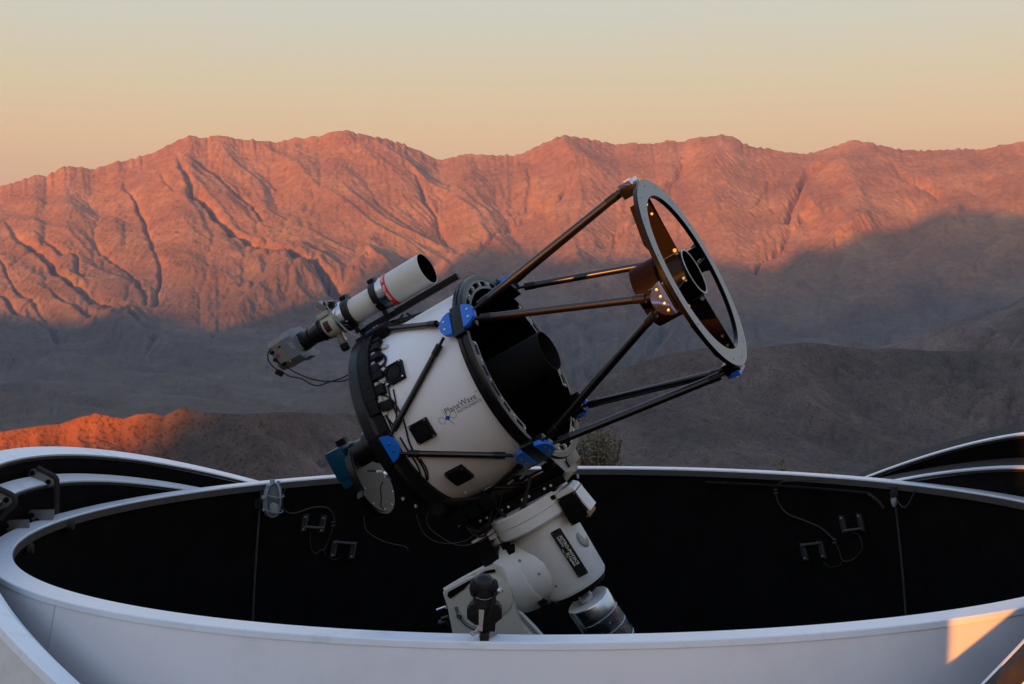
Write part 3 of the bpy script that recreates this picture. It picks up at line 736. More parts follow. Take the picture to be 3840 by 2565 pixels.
# grey web with real slots, in sectors between the clamps
def web_sector(a0, a1, r0, r1, x, holes, name):
    b = MB(); n = 28
    P2 = lambda r, a: cy(x, r, a)
    V = []; F = []
    nr = 8; rs = [r0 + (r1 - r0) * i / nr for i in range(nr + 1)]; k = n + 1
    for r in rs:
        for i in range(k): V.append(P2(r, a0 + (a1 - a0) * i / n))
    for j in range(nr):
        for i in range(n):
            ac = a0 + (a1 - a0) * (i + .5) / n; inside = any(abs(ac - h) < w for h, w in holes) and 2 <= j < nr - 2
            if not inside: F.append((j * k + i, j * k + i + 1, (j + 1) * k + i + 1, (j + 1) * k + i))
    V2 = [v - X1 * .008 for v in V]; m = len(V)
    # side walls of the slots
    from collections import Counter
    ec = Counter()
    for f in F:
        for i in range(4): ec[tuple(sorted((f[i], f[(i + 1) % 4])))] += 1
    W = [(e[0], e[1], e[1] + m, e[0] + m) for e, c in ec.items() if c == 1]
    b.add(V + V2, F + [tuple(i + m for i in f[::-1]) for f in F] + W)
    return P(b, name, 'cell_face')
for ps in MN:
    a0, a1 = ps + 13, ps + 77; s_ = (a1 - a0)
    hs = [(a0 + s_ * q, s_ * .055) for q in (.10, .30, .50, .70, .90)]
    w_ = web_sector(a0, a1, .386, .432, .040, hs, 'ring_web')
    b = MB()
    for q in (.0, .20, .40, .60, .80, 1.0): b.lathe([(0, .005), (.003, .005), (.004, 1e-5)], cy(.040, .409, a0 + s_ * min(max(q, .015), .985)), X1, 10)
    P(b, 'web_screw', 'steel_bright', w_)
P(MB().lathe([(-.012, .386), (.040, .386)], (0, 0, 0), X1, 96), 'mouth_liner', 'baffle_black')
for k, ps in enumerate(MN):
    for sgn, xx in ((-1, -.015), (1, .044)):
        b, c, td, nd = half_disc(xx, ps, .462, .059, .022, sgn)
        n_ = P(b, 'truss_clamp', 'blue', bevel=.002)
        b = MB()
        for q in (-.02, .02): b.lathe([(0, .0055), (.003, .0055), (.004, 1e-5)], c + td * q + X1 * sgn * .032 + nd * .011, nd, 10)
        P(b, 'clamp_screw', 'steel_bright', n_)
    P(MB().box(cy(.015, .452, ps), (.060, .03, .155), R=Matrix.Rotation(math.radians(-ps), 3, 'X'), bev=.006), 'clamp_block', 'black_metal')
    P(MB().box(cy(.055, .440, ps), (.07, .045, .10), R=Matrix.Rotation(math.radians(-ps), 3, 'X'), bev=.012), 'tube_socket', 'black_metal')

# white shroud, mirror cell, baffle
P(MB().lathe([(XR + .02, .424), (-.012, .424), (-.012, .4195), (XR + .02, .4195)], (0, 0, 0), X1, 128, close=True), 'tube_shroud', 'ota_white')
P(MB().lathe([(XR + .02, .418), (-.025, .418)], (0, 0, 0), X1, 96), 'tube_lining', 'baffle_black')
P(MB().lathe([(XR + .06, 1e-4), (XR + .06, .42)], (0, 0, 0), X1, 96), 'mirror_cell', 'baffle_black')
P(MB().lathe([(-.50, .092), (.185, .094), (.185, .089), (-.50, .087)], (0, 0, 0), X1, 64), 'baffle_tube', 'baffle_paint')
P(MB().lathe([(XR + .035, .43), (XR + .035, .456), (XR + .022, .468), (XR - .022, .468), (XR - .034, .456), (XR - .034, .30), (XR - .05, .14), (XR - .05, 1e-4)], (0, 0, 0), X1, 128), 'rear_ring', 'black_metal')
P(MB().lathe([(XR + .036, .425), (XR + .036, .456), (XR + .075, .445), (XR + .075, .425)], (0, 0, 0), X1, 128), 'rear_band', 'black_plastic')
for ps in FN:
    b, c, td, nd = half_disc(XR + .034, ps, .466, .062, .020, 1)
    n_ = P(b, 'truss_clamp', 'blue', bevel=.002)
    b = MB()
    for q in (-.018, .018): b.lathe([(0, .0055), (.003, .0055), (.004, 1e-5)], c + td * q + X1 * .03 + nd * .010, nd, 10)
    P(b, 'clamp_screw', 'steel_bright', n_)
    P(MB().box(cy(XR + .02, .455, ps), (.09, .035, .15), R=Matrix.Rotation(math.radians(-ps), 3, 'X'), bev=.01), 'clamp_block', 'black_metal')

# truss tubes
def truss(p0, p1, r=.0168, rs=.0186):
    p0, p1 = Vector(p0), Vector(p1); d = (p1 - p0).normalized(); L = (p1 - p0).length
    t_ = P(MB().lathe([(.05, 1e-5), (.05, r), (L - .05, r), (L - .05, 1e-5)], p0, d, 24), 'truss_tube', 'carbon')
    b = MB()
    b.lathe([(.0, .007), (.035, .007), (.035, rs), (.085, rs), (.087, r)], p0, d, 20); b.lathe([(L, .007), (L - .035, .007), (L - .035, rs), (L - .085, rs), (L - .087, r)], p0, d, 20)
    P(b, 'end_sleeve', 'black_metal', t_)
def mnode(ps, s): return cy(.085, .445, ps + s)
def fnode(ps, s): return cy(XF - .085, .448, ps + s)
for m_, f_ in ((40, 85), (40, -5), (310, -5 + 360), (310, 265), (220, 265), (220, 175), (130, 175), (130, 85)):
    s = 1 if f_ > m_ else -1
    truss(mnode(m_, 3.0 * s), fnode(f_, -3.2 * s))
for m_, r_ in ((40, 85), (40, -5), (310, -5 + 360), (310, 265), (220, 265), (220, 175), (130, 175), (130, 85)):
    s = 1 if r_ > m_ else -1
    truss(cy(-.070, .455, m_ + 5 * s), cy(XR + .075, .463, r_ - 5 * s), .0138, .0158)

# fans on the shroud
for px, py, tw in ((1483, 1400, 0), (1585, 1615, 0), (1722, 1780, 0)):
    c = Lc(px, py, .43); ps = math.degrees(math.atan2(c.z, -c.y)); R = Matrix.Rotation(math.radians(-ps), 3, 'X')
    q = cy(c.x, .434, ps); f_ = P(MB().box(q, (.092, .022, .092), R=R, bev=.003), 'fan', 'black_plastic')
    nd = (cy(0, 1, ps)).normalized(); td = Vector((0, math.sin(math.radians(ps)), math.cos(math.radians(ps))))
    P(MB().lathe([(0, .034), (.002, .034), (.002, .040), (0, .040)], q + nd * .011, nd, 32, close=True), 'fan_grille', 'black_matt', f_)
    b = MB()
    for i in (-1, 1):
        for j in (-1, 1): b.lathe([(0, .0042), (.002, .0042), (.003, 1e-5)], q + nd * .011 + X1 * .040 * i + td * .040 * j, nd, 8)
    P(b, 'fan_screw', 'steel_bright', f_)

# lettering on the shroud
def on_tube(V, x0, ps0, r=.4248): return [cy(x0 + v.x, r, ps0 + math.degrees(v.y / r)) for v in V]
lc = Lc(1679, 1567, .4245); lx, lps = lc.x, math.degrees(math.atan2(lc.z, -lc.y))
V, F = text_geo('PlaneWave', .036); P(MB().add(on_tube(V, lx + .001, lps + 2.1), F), 'maker_lettering', 'black_print', smooth=False)
V, F = text_geo('INSTRUMENTS', .0165); V = [Vector((v.x * 1.16, v.y, 0)) for v in V]; P(MB().add(on_tube(V, lx + .052, lps - .6), F), 'maker_sublettering', 'black_print', smooth=False)
V, F = text_geo('TM', .008); P(MB().add(on_tube(V, lx + .170, lps + 5.2), F), 'trade_mark_lettering', 'black_print', smooth=False)
b = MB(); q = [Vector((x, y, 0)) for x, y in ((.050, .0085), (.168, .0085), (.168, .0095), (.050, .0095))]
b.add(on_tube([v + Vector((0, .004, 0)) for v in q], lx, lps), [(0, 1, 2, 3)]); P(b, 'underline', 'black_print', smooth=False)
em = P(MB().add(on_tube([Vector((x, y, 0)) for x, y in ((-.001, .013), (.013, .001), (.001, -.013), (-.013, -.001))], lx, lps, .4252), [(0, 1, 2, 3)]), 'emblem', 'blue_print', smooth=False)
b = MB()
for sg in (1, -1):
    pts = [Vector((sg * x, y, 0)) for x, y in ((.010, .002), (.030, .016), (.042, .012), (.042, -.004), (.034, -.014), (.022, -.012), (.010, -.002))]
    b.tube(on_tube(pts, lx, lps), .0008, 5)
b.tube(on_tube([Vector((-.008, .045, 0)), Vector((0, .01, 0))], lx, lps), .0008, 5); b.tube(on_tube([Vector((0, -.01, 0)), Vector((.012, -.040, 0))], lx, lps), .0008, 5)
P(b, 'emblem_loop', 'black_print', em)

# rear: focuser, round filter wheel plate, teal camera
P(MB().lathe([(XR - .05, .085), (XR - .14, .085), (XR - .14, .072), (XR - .22, .072), (XR - .22, .082), (XR - .27, .082), (XR - .27, .062), (XR - .36, .062), (XR - .36, 1e-4)], (0, 0, -.0), X1, 48), 'focuser', 'black_metal')
c0 = Ly(1372, 1838, -.02); xw = XR - .365
def rounded(w, h, r, n=6):
    pts = []
    for cx_, cy_, a0 in ((w / 2 - r, h / 2 - r, 0), (-w / 2 + r, h / 2 - r, 90), (-w / 2 + r, -h / 2 + r, 180), (w / 2 - r, -h / 2 + r, 270)):
        for i in range(n + 1):
            a = math.radians(a0 + 90 * i / n); pts.append((cx_ + r * math.cos(a), cy_ + r * math.sin(a)))
    return pts
wz = -.135
egg = [(.155 * math.cos(t) * (1 if math.sin(t) < 0 else .82), wz - .02 + .155 * math.sin(t) * (1 if math.sin(t) < 0 else 1.35)) for t in [2 * math.pi * i / 40 for i in range(40)]]
fw = P(MB().prism(egg, .034, (xw, 0, 0), (0, 1, 0), (0, 0, 1), X1), 'filter_wheel', 'black_metal', bevel=.003)
P(MB().prism([(a * .95, (z_ - wz) * .95 + wz) for a, z_ in egg], .004, (xw + .020, 0, 0), (0, 1, 0), (0, 0, 1), X1), 'wheel_cover', 'slate_plate', fw)
b = MB()
for i in range(0, 40, 4):
    a, z_ = egg[i]; b.lathe([(0, .0045), (.002, .0045), (.003, 1e-5)], (xw + .022, a * .88, (z_ - wz) * .88 + wz), X1, 8)
P(b, 'cover_screw', 'steel_bright', fw)
tc_ = P(MB().box((XR - .425, 0, .0), (.10, .145, .15), bev=.018), 'imaging_camera', 'teal')
P(MB().box((XR - .425, 0, -.09), (.085, .13, .05), bev=.008), 'camera_fins', 'teal')
P(MB().box((XR - .385, 0, .09), (.05, .07, .03), bev=.004), 'camera_fitting', 'black_metal')
P(MB().box((XR - .10, -.10, .06), (.06, .10, .10), bev=.01), 'focus_motor', 'black_metal')

# black cable trunk and junction boxes round the rear ring's near side
b = MB()
for i in range(9):
    ps = 78 - i * 7.5; b.box(cy(XR + .062, .452, ps), (random.uniform(.045, .06), .034, .062), R=Matrix.Rotation(math.radians(-ps), 3, 'X'), bev=.006)
P(b, 'cable_trunk', 'black_plastic')
random.seed(4)
for i in range(7):
    ps = 66 - i * 8.0; R = Matrix.Rotation(math.radians(-ps), 3, 'X')
    P(MB().box(cy(XR + .100 + random.uniform(0, .02), .444, ps + random.uniform(-2, 2)), (random.uniform(.04, .06), .030, random.uniform(.026, .05)), R=R, bev=.005), 'cable_plug', 'black_plastic')
    P(MB().box(cy(XR + .094, .440, ps - 4), (.020, .014, .032), R=R), 'plug_label', 'label_white')
P(MB().box(cy(XR + .10, .452, 76), (.11, .05, .09), R=Matrix.Rotation(math.radians(-78), 3, 'X'), bev=.012), 'junction_box', 'black_plastic')
for ps, xx in ((57, .15), (28, .155), (33, .13)):
    P(MB().box(cy(XR + xx, .432, ps), (.034, .008, .022), R=Matrix.Rotation(math.radians(-ps), 3, 'X') @ Matrix.Rotation(.5, 3, 'Y')), 'paper_tag', 'label_white')
# wiring lying on the shroud
WIRES = [([(1440, 1375), (1445, 1345), (1432, 1328), (1415, 1330)], .006), ([(1395, 1392), (1420, 1380), (1442, 1362), (1445, 1340), (1430, 1325)], .006),
 ([(1440, 1440), (1452, 1438), (1460, 1475), (1470, 1510), (1488, 1560), (1492, 1600)], .0035), ([(1475, 1460), (1484, 1510), (1487, 1560), (1475, 1610)], .0035),
 ([(1432, 1490), (1440, 1540), (1462, 1590), (1475, 1625)], .004), ([(1438, 1480), (1470, 1500), (1505, 1555), (1520, 1600), (1535, 1660), (1560, 1710), (1590, 1760), (1600, 1800)], .004),
 ([(1436, 1500), (1450, 1560), (1480, 1600)], .004), ([(1500, 1640), (1530, 1690), (1565, 1745), (1580, 1790)], .004), ([(1505, 1720), (1530, 1745), (1550, 1775)], .004),
 ([(1575, 1720), (1600, 1760), (1605, 1800)], .0035), ([(1400, 1430), (1420, 1450), (1425, 1500), (1440, 1530)], .005), ([(1380, 1410), (1400, 1440), (1420, 1480)], .006)]
for pts, r in WIRES:
    P(MB().tube([Lc(x, y, .430) for x, y in pts], r, 7), 'wire', 'cable_black')
P(MB().tube([Lc(x, y, .434) for x, y in ((1410, 1427), (1425, 1428), (1440, 1437))], .003, 6), 'white_wire', 'white_print')
# dark tangle and boxes under the tube by the saddle
b = MB()
for x0 in (-.50, -.42, -.34):
    b.box((x0, -.16, -.452), (.07, .10, .06), R=Matrix.Rotation(.3, 3, 'X'), bev=.008)
P(b, 'cable_box', 'black_plastic')

# saddle plate and its dovetail, bolts
dv = P(MB().box((-.27, 0, -.478), (.62, .16, .034), bev=.004), 'dovetail_plate', 'black_metal')
for xx in (-.50, -.06):
    P(MB().box((xx, 0, -.455), (.05, .16, .045), bev=.006), 'plate_riser', 'black_metal')
# light bars between tube and plate
b = MB()
for p0, p1 in (((1840, 1835), (1880, 1790)), ((1880, 1790), (1945, 1760)), ((2000, 1750), (2022, 1722)), ((1940, 1762), (2022, 1720))):
    b.tube([Ly(*p0, -.10), Ly(*p1, -.10)], .0035, 6)
P(b, 'support_bar', 'alu_grey')
P(MB().add([cy(.030, .40, -66), cy(.030, .455, -62), cy(.034, .52, -74), cy(.034, .53, -88), cy(.030, .42, -92)], [(0, 1, 2, 3, 4)]), 'gusset_plate', 'cell_face')
# right end bracket: grey angle plate with bolt holes
g = P(MB().box((.030, .02, -.465), (.012, .15, .055)), 'end_bracket', 'cell_face')

# top rail carrying the guide telescope
P(MB().box((-.30, 0, .488), (.56, .045, .03), bev=.003), 'guide_rail', 'black_metal')
P(MB().box((-.30, 0, .5045), (.555, .030, .003)), 'rail_face', 'alu_grey')

# ------------------------------------------------------------------ guide telescope on top
gs = empty('guide_telescope', 'cream refractor with a red lettered band, clamped on top of the large telescope', 'telescope')
gs.matrix_world = OM
GZ, GY = .588, 0.0
def G(b, name, m, parent=None, **k): return b.build(name, m, parent or gs, **k)
GX = -.140; K = .000507
def gx(d): return GX - d * K
gp = lambda prof: MB().lathe([(gx(d), r) for d, r in prof], (0, GY, GZ), X1, 72)
G(gp([(380, .0745), (0, .0755), (0, .0735), (380, .0725)]), 'dew_shield', 'cream')
G(gp([(340, .0722), (0, .0733)]), 'shield_lining', 'baffle_black')
G(gp([(330, 1e-4), (330, .0725)]), 'objective_lens', 'black_matt')
rb = G(gp([(368, .0745), (368, .0765), (414, .0765), (414, .0745)]), 'red_band', 'red')
def on_guide(V, x0, ps0, r=.0768):
    out_ = []
    for v in V:
        t = math.radians(ps0) - v.x / r; out_.append(Vector((x0 + v.y, GY - r * math.cos(t), GZ + r * math.sin(t))))
    return out_
V, F = text_geo('TAKAHASHI', .0165, bold=.0004); G(MB().add(on_guide(V, gx(407), 103), F), 'band_lettering', 'white_print', rb, smooth=False)
V, F = text_geo('FSQ-106ED', .0165, bold=.0004); G(MB().add(on_guide(V, gx(407), 21), F), 'band_lettering', 'white_print', rb, smooth=False)
G(gp([(412, .0748), (470, .0735), (495, .072), (500, .06)]), 'silver_collar', 'steel')
for d0, nm in ((495, 1), (820, 2)):
    cl = G(gp([(d0, .060), (d0, .076), (d0 + 65, .076), (d0 + 65, .060)]), 'tube_ring', 'black_metal')
    G(MB().box((gx(d0 + 32), GY, GZ + .080), (.034, .05, .018), bev=.003), 'ring_top', 'black_metal', cl)
    G(MB().box((gx(d0 + 32), GY, GZ - .082), (.036, .07, .030), bev=.003), 'ring_foot', 'black_metal', cl)
    G(MB().box((gx(d0 - 20), GY - .028, GZ - .082), (.03, .03, .02), bev=.003), 'foot_clamp', 'slate_body', cl)
    G(MB().lathe([(0, .004), (.010, .004), (.011, 1e-5)], (gx(d0 + 45), GY - .076, GZ - .03), (0, -1, 0), 10), 'clamp_screw', 'steel_bright', cl)
G(gp([(560, .0605), (822, .0605)]), 'main_tube', 'cream')
G(gp([(884, .072), (905, .0735), (935, .0735), (937, .0715), (941, .0715), (943, .0735), (985, .070), (1000, .058)]), 'lens_cell', 'steel')
fb = G(gp([(985, .050), (1002, .058), (1030, .062), (1120, .062), (1150, .054), (1152, .03)]), 'focuser_body', 'green_cream')
G(MB().box((gx(1085), GY - .02, GZ + .056), (.062, .072, .022), bev=.003), 'focuser_top', 'green_cream')
b = MB()
for i in (-1, 1):
    for j in (-1, 1): b.lathe([(0, .003), (.002, .003)], (gx(1085) + .018 * i, GY - .02 + .02 * j, GZ + .067), (0, 0, 1), 8)
G(b, 'top_screw', 'black_matt')
V = []; n = 8
for i in range(n + 1):
    t = math.radians(22 - 50 * i / n)
    for xx in (gx(1058), gx(1118)): V.append((xx, GY - .0628 * math.cos(t), GZ + .0628 * math.sin(t)))
G(MB().add(V, [(2 * i, 2 * i + 1, 2 * i + 3, 2 * i + 2) for i in range(n)]), 'name_plate', 'maroon', fb)
kn = G(MB().lathe([(0, .014), (.025, .014), (.025, .019), (.045, .019), (.050, .015)], (gx(1070), GY - .01, GZ - .058), (0, -.1, -1), 20), 'focus_knob', 'beige_body')
G(MB().lathe([(.050, .021), (.075, .021), (.082, .014), (.082, 1e-4)], (gx(1070), GY - .01, GZ - .058), (0, -.1, -1), 20), 'knob_cap', 'black_plastic', kn)
G(MB().lathe([(0, .004), (.03, .004), (.03, .007), (.042, .007)], (gx(1010), GY - .03, GZ - .055), (0, 0, -1), 10), 'lock_screw', 'steel_bright')
G(gp([(1128, .053), (1150, .056), (1165, .056), (1165, .050), (1185, .050), (1188, .056), (1205, .056), (1205, .046)]), 'adapter_ring', 'black_metal')
G(gp([(1200, .050), (1260, .046), (1330, .040), (1332, .045), (1395, .043), (1400, .047), (1460, .047), (1460, .02)]), 'extension_tube', 'black_metal')
# small finder camera and cable clip above the focuser
fcx = gx(960)
sm = G(MB().box((fcx - .055, -.02, GZ + .092), (.055, .04, .030), R=Matrix.Rotation(.95, 3, 'Y'), bev=.004), 'plug_housing', 'alu_box')
G(MB().box((fcx - .020, -.02, GZ + .082), (.05, .035, .035), R=Matrix.Rotation(.4, 3, 'Y'), bev=.004), 'plug_mount', 'black_metal', sm)
G(MB().tube([Ly(*p, -.07) for p in ((1230, 1140), (1207, 1120), (1204, 1092), (1213, 1110), (1228, 1150), (1255, 1190), (1285, 1225), (1320, 1252), (1365, 1270), (1405, 1277))], .0035, 7), 'white_lead', 'cable_grey')

# ------------------------------------------------------------------ guide camera at the back end
gc = empty('guide_camera', 'grey and beige box camera at the lower end of the cream refractor', 'camera'); gc.matrix_world = OM
def C_(b, name, m, parent=None, **k): return b.build(name, m, parent or gc, **k)
cxm = gx(1545)
oct_ = [(-.078, -.05), (-.05, -.078), (.055, -.078), (.078, -.05), (.078, .055), (.055, .078), (-.055, .078), (-.078, .05)]
C_(MB().prism(oct_, .062, (cxm + .018, GY, GZ), (0, 1, 0), (0, 0, 1), X1), 'camera_front', 'slate_body', bevel=.006)
C_(MB().prism([(a * .96, b_ * .96) for a, b_ in oct_], .078, (cxm - .048, GY, GZ), (0, 1, 0), (0, 0, 1), X1), 'camera_body', 'beige_body', bevel=.005)
C_(MB().prism([(-.05, -.035), (.05, -.035), (.05, .035), (-.05, .035)], .012, (cxm + .053, GY, GZ), (0, 1, 0), (0, 0, 1), X1), 'face_plate', 'slate_body', bevel=.003)
b = MB()
for i in range(5): b.box((cxm + .022 + i * .005, GY - .0785, GZ + .012 - i * .003), (.0022, .003, .036))
C_(b, 'vent_slot', 'alu_grey')
C_(MB().box((cxm - .058, GY - .0755, GZ - .005), (.018, .002, .018)), 'magenta_sticker', 'magenta')
C_(MB().box((cxm - .030, GY - .0755, GZ + .028), (.016, .002, .007)), 'dark_port', 'black_matt')
for dx, dz in ((-.075, .022), (-.078, -.015), (-.045, -.052)):
    C_(MB().lathe([(0, .009), (.016, .009), (.018, .004)], (cxm + dx, GY - .074, GZ + dz), (0, -1, 0), 14), 'plug', 'black_plastic')
b = MB()
for dx, dz in ((-.015, .055), (-.015, -.055), (-.072, -.035), (-.055, -.045)): b.lathe([(0, .004), (.002, .004), (.003, 1e-5)], (cxm + dx, GY - .075, GZ + dz), (0, -1, 0), 8)
C_(b, 'case_screw', 'steel_bright')
C_(MB().cyl((cxm - .085, GY - .02, GZ + .02), (cxm - .115, GY - .02, GZ + .017), .005, n=10), 'antenna_stub', 'black_plastic')
C_(MB().prism([(-.05, -.078), (.0, -.088), (.055, -.078), (.045, -.062), (-.045, -.062)], .05, (cxm + .055, GY, GZ), (0, 1, 0), (0, 0, 1), X1), 'foot_flange', 'slate_body', bevel=.004)
def cable(name, label, pts, r, m='cable_black', cat='cable', group=None):
    o = MB().tube(pts, r, 8).build(name, m); return tag(o, label, cat, group)
cable('camera_cable', 'thin black cable looping from the beige guide camera past its lower plug to the telescope', [Ly(*p, -.085) for p in ((1016, 1308), (1006, 1322), (1005, 1345), (1015, 1365), (1040, 1388), (1062, 1398), (1090, 1412), (1130, 1420), (1165, 1440), (1195, 1446), (1235, 1432), (1280, 1418), (1325, 1395))], .0032).matrix_world = OM
cable('camera_cable', 'upper thin black cable drooping from the guide camera side to the telescope', [Ly(*p, -.08) for p in ((1036, 1345), (1050, 1365), (1080, 1380), (1105, 1395), (1150, 1415), (1200, 1428), (1250, 1430), (1290, 1428), (1325, 1410))], .0032).matrix_world = OM
o = MB().box(Ly(1048, 1398, -.085), (.036, .02, .024), R=Matrix.Rotation(.9, 3, 'Y'), bev=.004).build('ferrite_core', 'black_plastic'); o.matrix_world = OM
tag(o, 'small black lump on the cable under the guide camera', 'cable clamp')
cable('guide_cable', 'thick black cable sagging beneath the rail of the cream refractor', [Ly(*p, -.03) for p in ((1335, 1285), (1400, 1265), (1450, 1240), (1490, 1205), (1512, 1180))], .006).matrix_world = OM
cable('guide_cable', 'black cable hanging from the rail towards the near top clamp of the tube', [Ly(*p, -.03) for p in ((1525, 1175), (1555, 1192), (1590, 1205), (1650, 1200))], .006).matrix_world = OM

# ------------------------------------------------------------------ equatorial mount (same directions as the telescope)
mt = empty('telescope_mount', 'cream white equatorial mount with a black lettered plate, carrying the large telescope', 'telescope mount'); mt.matrix_world = OM @ Matrix.Translation((0, 0, -.53)) @ Matrix.Rotation(math.radians(4), 4, 'X') @ Matrix.Translation((0, 0, .53))
def Q(b, name, m, parent=None, **k): return b.build(name, m, parent or mt, **k)
NZ = Vector((0, 0, -1)); DX = -.252
Q(MB().box((-.285, 0, -.517), (.57, .21, .040), bev=.004), 'saddle_plate', 'black_metal')
Q(MB().box((-.285, 0, -.545), (.44, .19, .014), bev=.002), 'saddle_foot', 'black_plastic')
b = MB()
for px, py in ((2059, 1808), (2035, 1820), (1978, 1850), (1953, 1862), (1901, 1890), (1876, 1903), (1821, 1932), (1797, 1945)):
    p = Ly(px, py, -.106); b.lathe([(0, .006), (.003, .006), (.004, 1e-5)], (p.x, -.105, -.519), (0, -1, 0), 10)
Q(b, 'saddle_bolt', 'white_print')
col_ = lambda pr: MB().lathe(pr, (DX, 0, -.545), NZ, 96)
Q(col_([(0, 1e-4), (0, .188), (.008, .196), (.050, .197), (.052, .194)]), 'upper_collar', 'mount_white')
Q(col_([(.052, .190), (.053, .196), (.096, .196), (.106, .188), (.109, .15)]), 'lower_collar', 'mount_white')
Q(MB().lathe([(.09, .150), (.435, .150), (.452, .140), (.452, 1e-4)], (DX + .006, 0, -.545), NZ, 96), 'declination_housing', 'mount_white', bevel=0)
Q(MB().lathe([(.449, .134), (.475, .130), (.475, .075), (.50, .070), (.50, 1e-4)], (DX + .006, 0, -.545), NZ, 64), 'end_cap', 'black_metal')
for px, py, w in ((2045, 1880, .034), (2068, 1840, .012)):
    p = Ly(px, py, -.197); ph = math.atan2(p.x - DX, .197)
    Q(MB().box((p.x, -.1965 * math.cos(math.asin(max(-1, min(1, (p.x - DX) / .1965)))), p.z), (w, .010, w * .55), bev=.002), 'socket', 'black_plastic')
RZ = -.842
Q(MB().lathe([(-.52, 1e-4), (-.52, .152), (-.508, .168), (-.478, .172), (-.4765, .169), (-.4745, .172), (-.392, .172), (-.380, .169), (-.378, .166), (-.30, .164), (-.27, .150)], (0, 0, RZ), X1, 96), 'polar_housing', 'mount_white')
b = MB()
for px, py in ((1985, 2065), (2012, 2147), (2070, 2204), (1935, 2105)):
    p = Ly(px, py, -.165); b.lathe([(0, .006), (.002, .006), (.0022, .003)], (p.x, -math.sqrt(max(.168 ** 2 - (p.z - RZ) ** 2, .0)) - .001, p.z), (0, -1, 0), 12)
Q(b, 'recessed_screw', 'alu_box')
for (px, py), s_ in (((1900, 2068), .034), ((2018, 2268), .030), ((1873, 2062), .040)):
    p = Ly(px, py, -.14); Q(MB().box((p.x, -math.sqrt(max(.174 ** 2 - (p.z - RZ) ** 2, .06 ** 2)), p.z), (s_, .04, s_), bev=.005), 'connector', 'black_plastic')
# lettered plate
pc = [Ly(px, py, -.150) for px, py in ((2058, 1995), (2091, 1974), (2193, 2146), (2162, 2169))]
dn = ((pc[3] - pc[0]) + (pc[2] - pc[1])).normalized(); rt = (pc[1] - pc[0]).normalized(); rt = (rt - dn * rt.dot(dn)).normalized()
ctr = (pc[0] + pc[1] + pc[2] + pc[3]) / 4; hl = (pc[3] - pc[0]).length / 2; hw = .024
nrm = Vector((0, -1, 0))
pl = Q(MB().prism(rounded(hl * 2, hw * 2 + .006, .008), .004, ctr, dn, rt, nrm), 'name_plate', 'black_print', bevel=.0008)
def on_plate(V, a, b_): return [ctr + dn * (v.x + a) + rt * (v.y + b_) + nrm * .0032 for v in V]
for txt, sz, a, b_, xs, bo in (('ASTRO-PHYSICS', .0205, -hl + .030, .002, 1.02, .0005), ('3600GTO', .0125, -hl + .030, -.011, 1.0, .0003), ('El Capitan', .0155, -.004, -.0125, 1.05, .0005), ('Made in USA', .0075, -.028, -.021, 1.1, .0001)):
    V, F = text_geo(txt, sz, bold=bo); V = [Vector((v.x * xs, v.y, 0)) for v in V]
    Q(MB().add(on_plate(V, a, b_), F), 'plate_lettering', 'white_print', pl, smooth=False)
b = MB()
for i in (-1, 1):
    for j in (-1, 1): b.lathe([(0, .0028), (.0015, .0028), (.002, 1e-5)], ctr + dn * (hl - .009) * i + rt * (hw - .005) * j + nrm * .002, nrm, 8)
Q(b, 'plate_screw', 'steel_bright', pl)
# motor boxes
Rb = Matrix.Rotation(0, 3, 'Y')
p = Ly(2158, 1890, -.06); mb = Q(MB().box(p, (.095, .12, .135), bev=.004), 'motor_box', 'black_metal')
Q(MB().prism([(-.062, .052), (-.040, .082), (.022, .088), (.040, .072), (.062, -.050), (.054, -.052), (.030, .058), (-.028, .060), (-.050, .044)], .10, (p.x + .004, -.06, p.z + .008), (1, 0, 0), (0, 0, 1), (0, 1, 0)), 'motor_cover', 'mount_white', mb, bevel=.003)
b = MB()
for i in (-1, 1):
    for j in (-1, 1): b.lathe([(0, .0035), (.002, .0035), (.003, 1e-5)], (p.x + .040 * i, -.1205, p.z + .058 * j), (0, -1, 0), 8)
Q(b, 'cover_screw', 'steel_bright', mb)
p = Ly(1830, 2058, -.06); mb = Q(MB().box(p, (.085, .10, .13), bev=.004), 'motor_box', 'black_metal')
q = Ly(1852, 1994, -.06); Q(MB().box((q.x, -.06, q.z), (.036, .10, .034), bev=.008), 'motor_cover', 'mount_white', mb)
Q(MB().tube([Ly(1840, 1990, -.06), Ly(1768, 2034, -.06)], .007, 6), 'cover_edge', 'alu_grey', mb)
Q(MB().lathe([(0, .02), (.04, .02), (.045, .012)], Ly(1835, 2118, -.06), Vector((.3, 0, 1)), 16), 'drive_knob', 'black_plastic')
Q(MB().lathe([(0, .045), (.006, .047), (.010, .04), (.010, 1e-4)], Ly(2176, 2022, -.02), Vector((1, 0, .1)), 24), 'side_dial', 'alu_box')
# fork base: near and far cheek plates
def poly_at(pts, y): return [Ly(a, b_, y) for a, b_ in pts]
def cheek(pts, y, th, name, m):
    L = poly_at(pts, y); c = L[0]; return Q(MB().prism([(v.x - c.x, v.z - c.z) for v in L], th, c, (1, 0, 0), (0, 0, 1), (0, 1, 0)), name, m, bevel=.003)
out_ = [(1655, 2212), (1664, 2206), (1745, 2162), (1770, 2155), (1800, 2130), (1838, 2112), (1870, 2126), (1893, 2165), (1906, 2220), (1930, 2305), (1942, 2338), (2010, 2420), (2060, 2500), (1690, 2500), (1688, 2365), (1672, 2270)]
ck = cheek(out_, -.165, .03, 'fork_cheek', 'fork_white')
cheek([(1668, 2230), (1672, 2214), (1735, 2180), (1812, 2135), (1846, 2128), (1850, 2140), (1790, 2150), (1762, 2170), (1730, 2205), (1680, 2240)], -.183, .006, 'fork_recess', 'black_matt')
bc = Ly(1832, 2230, -.183)
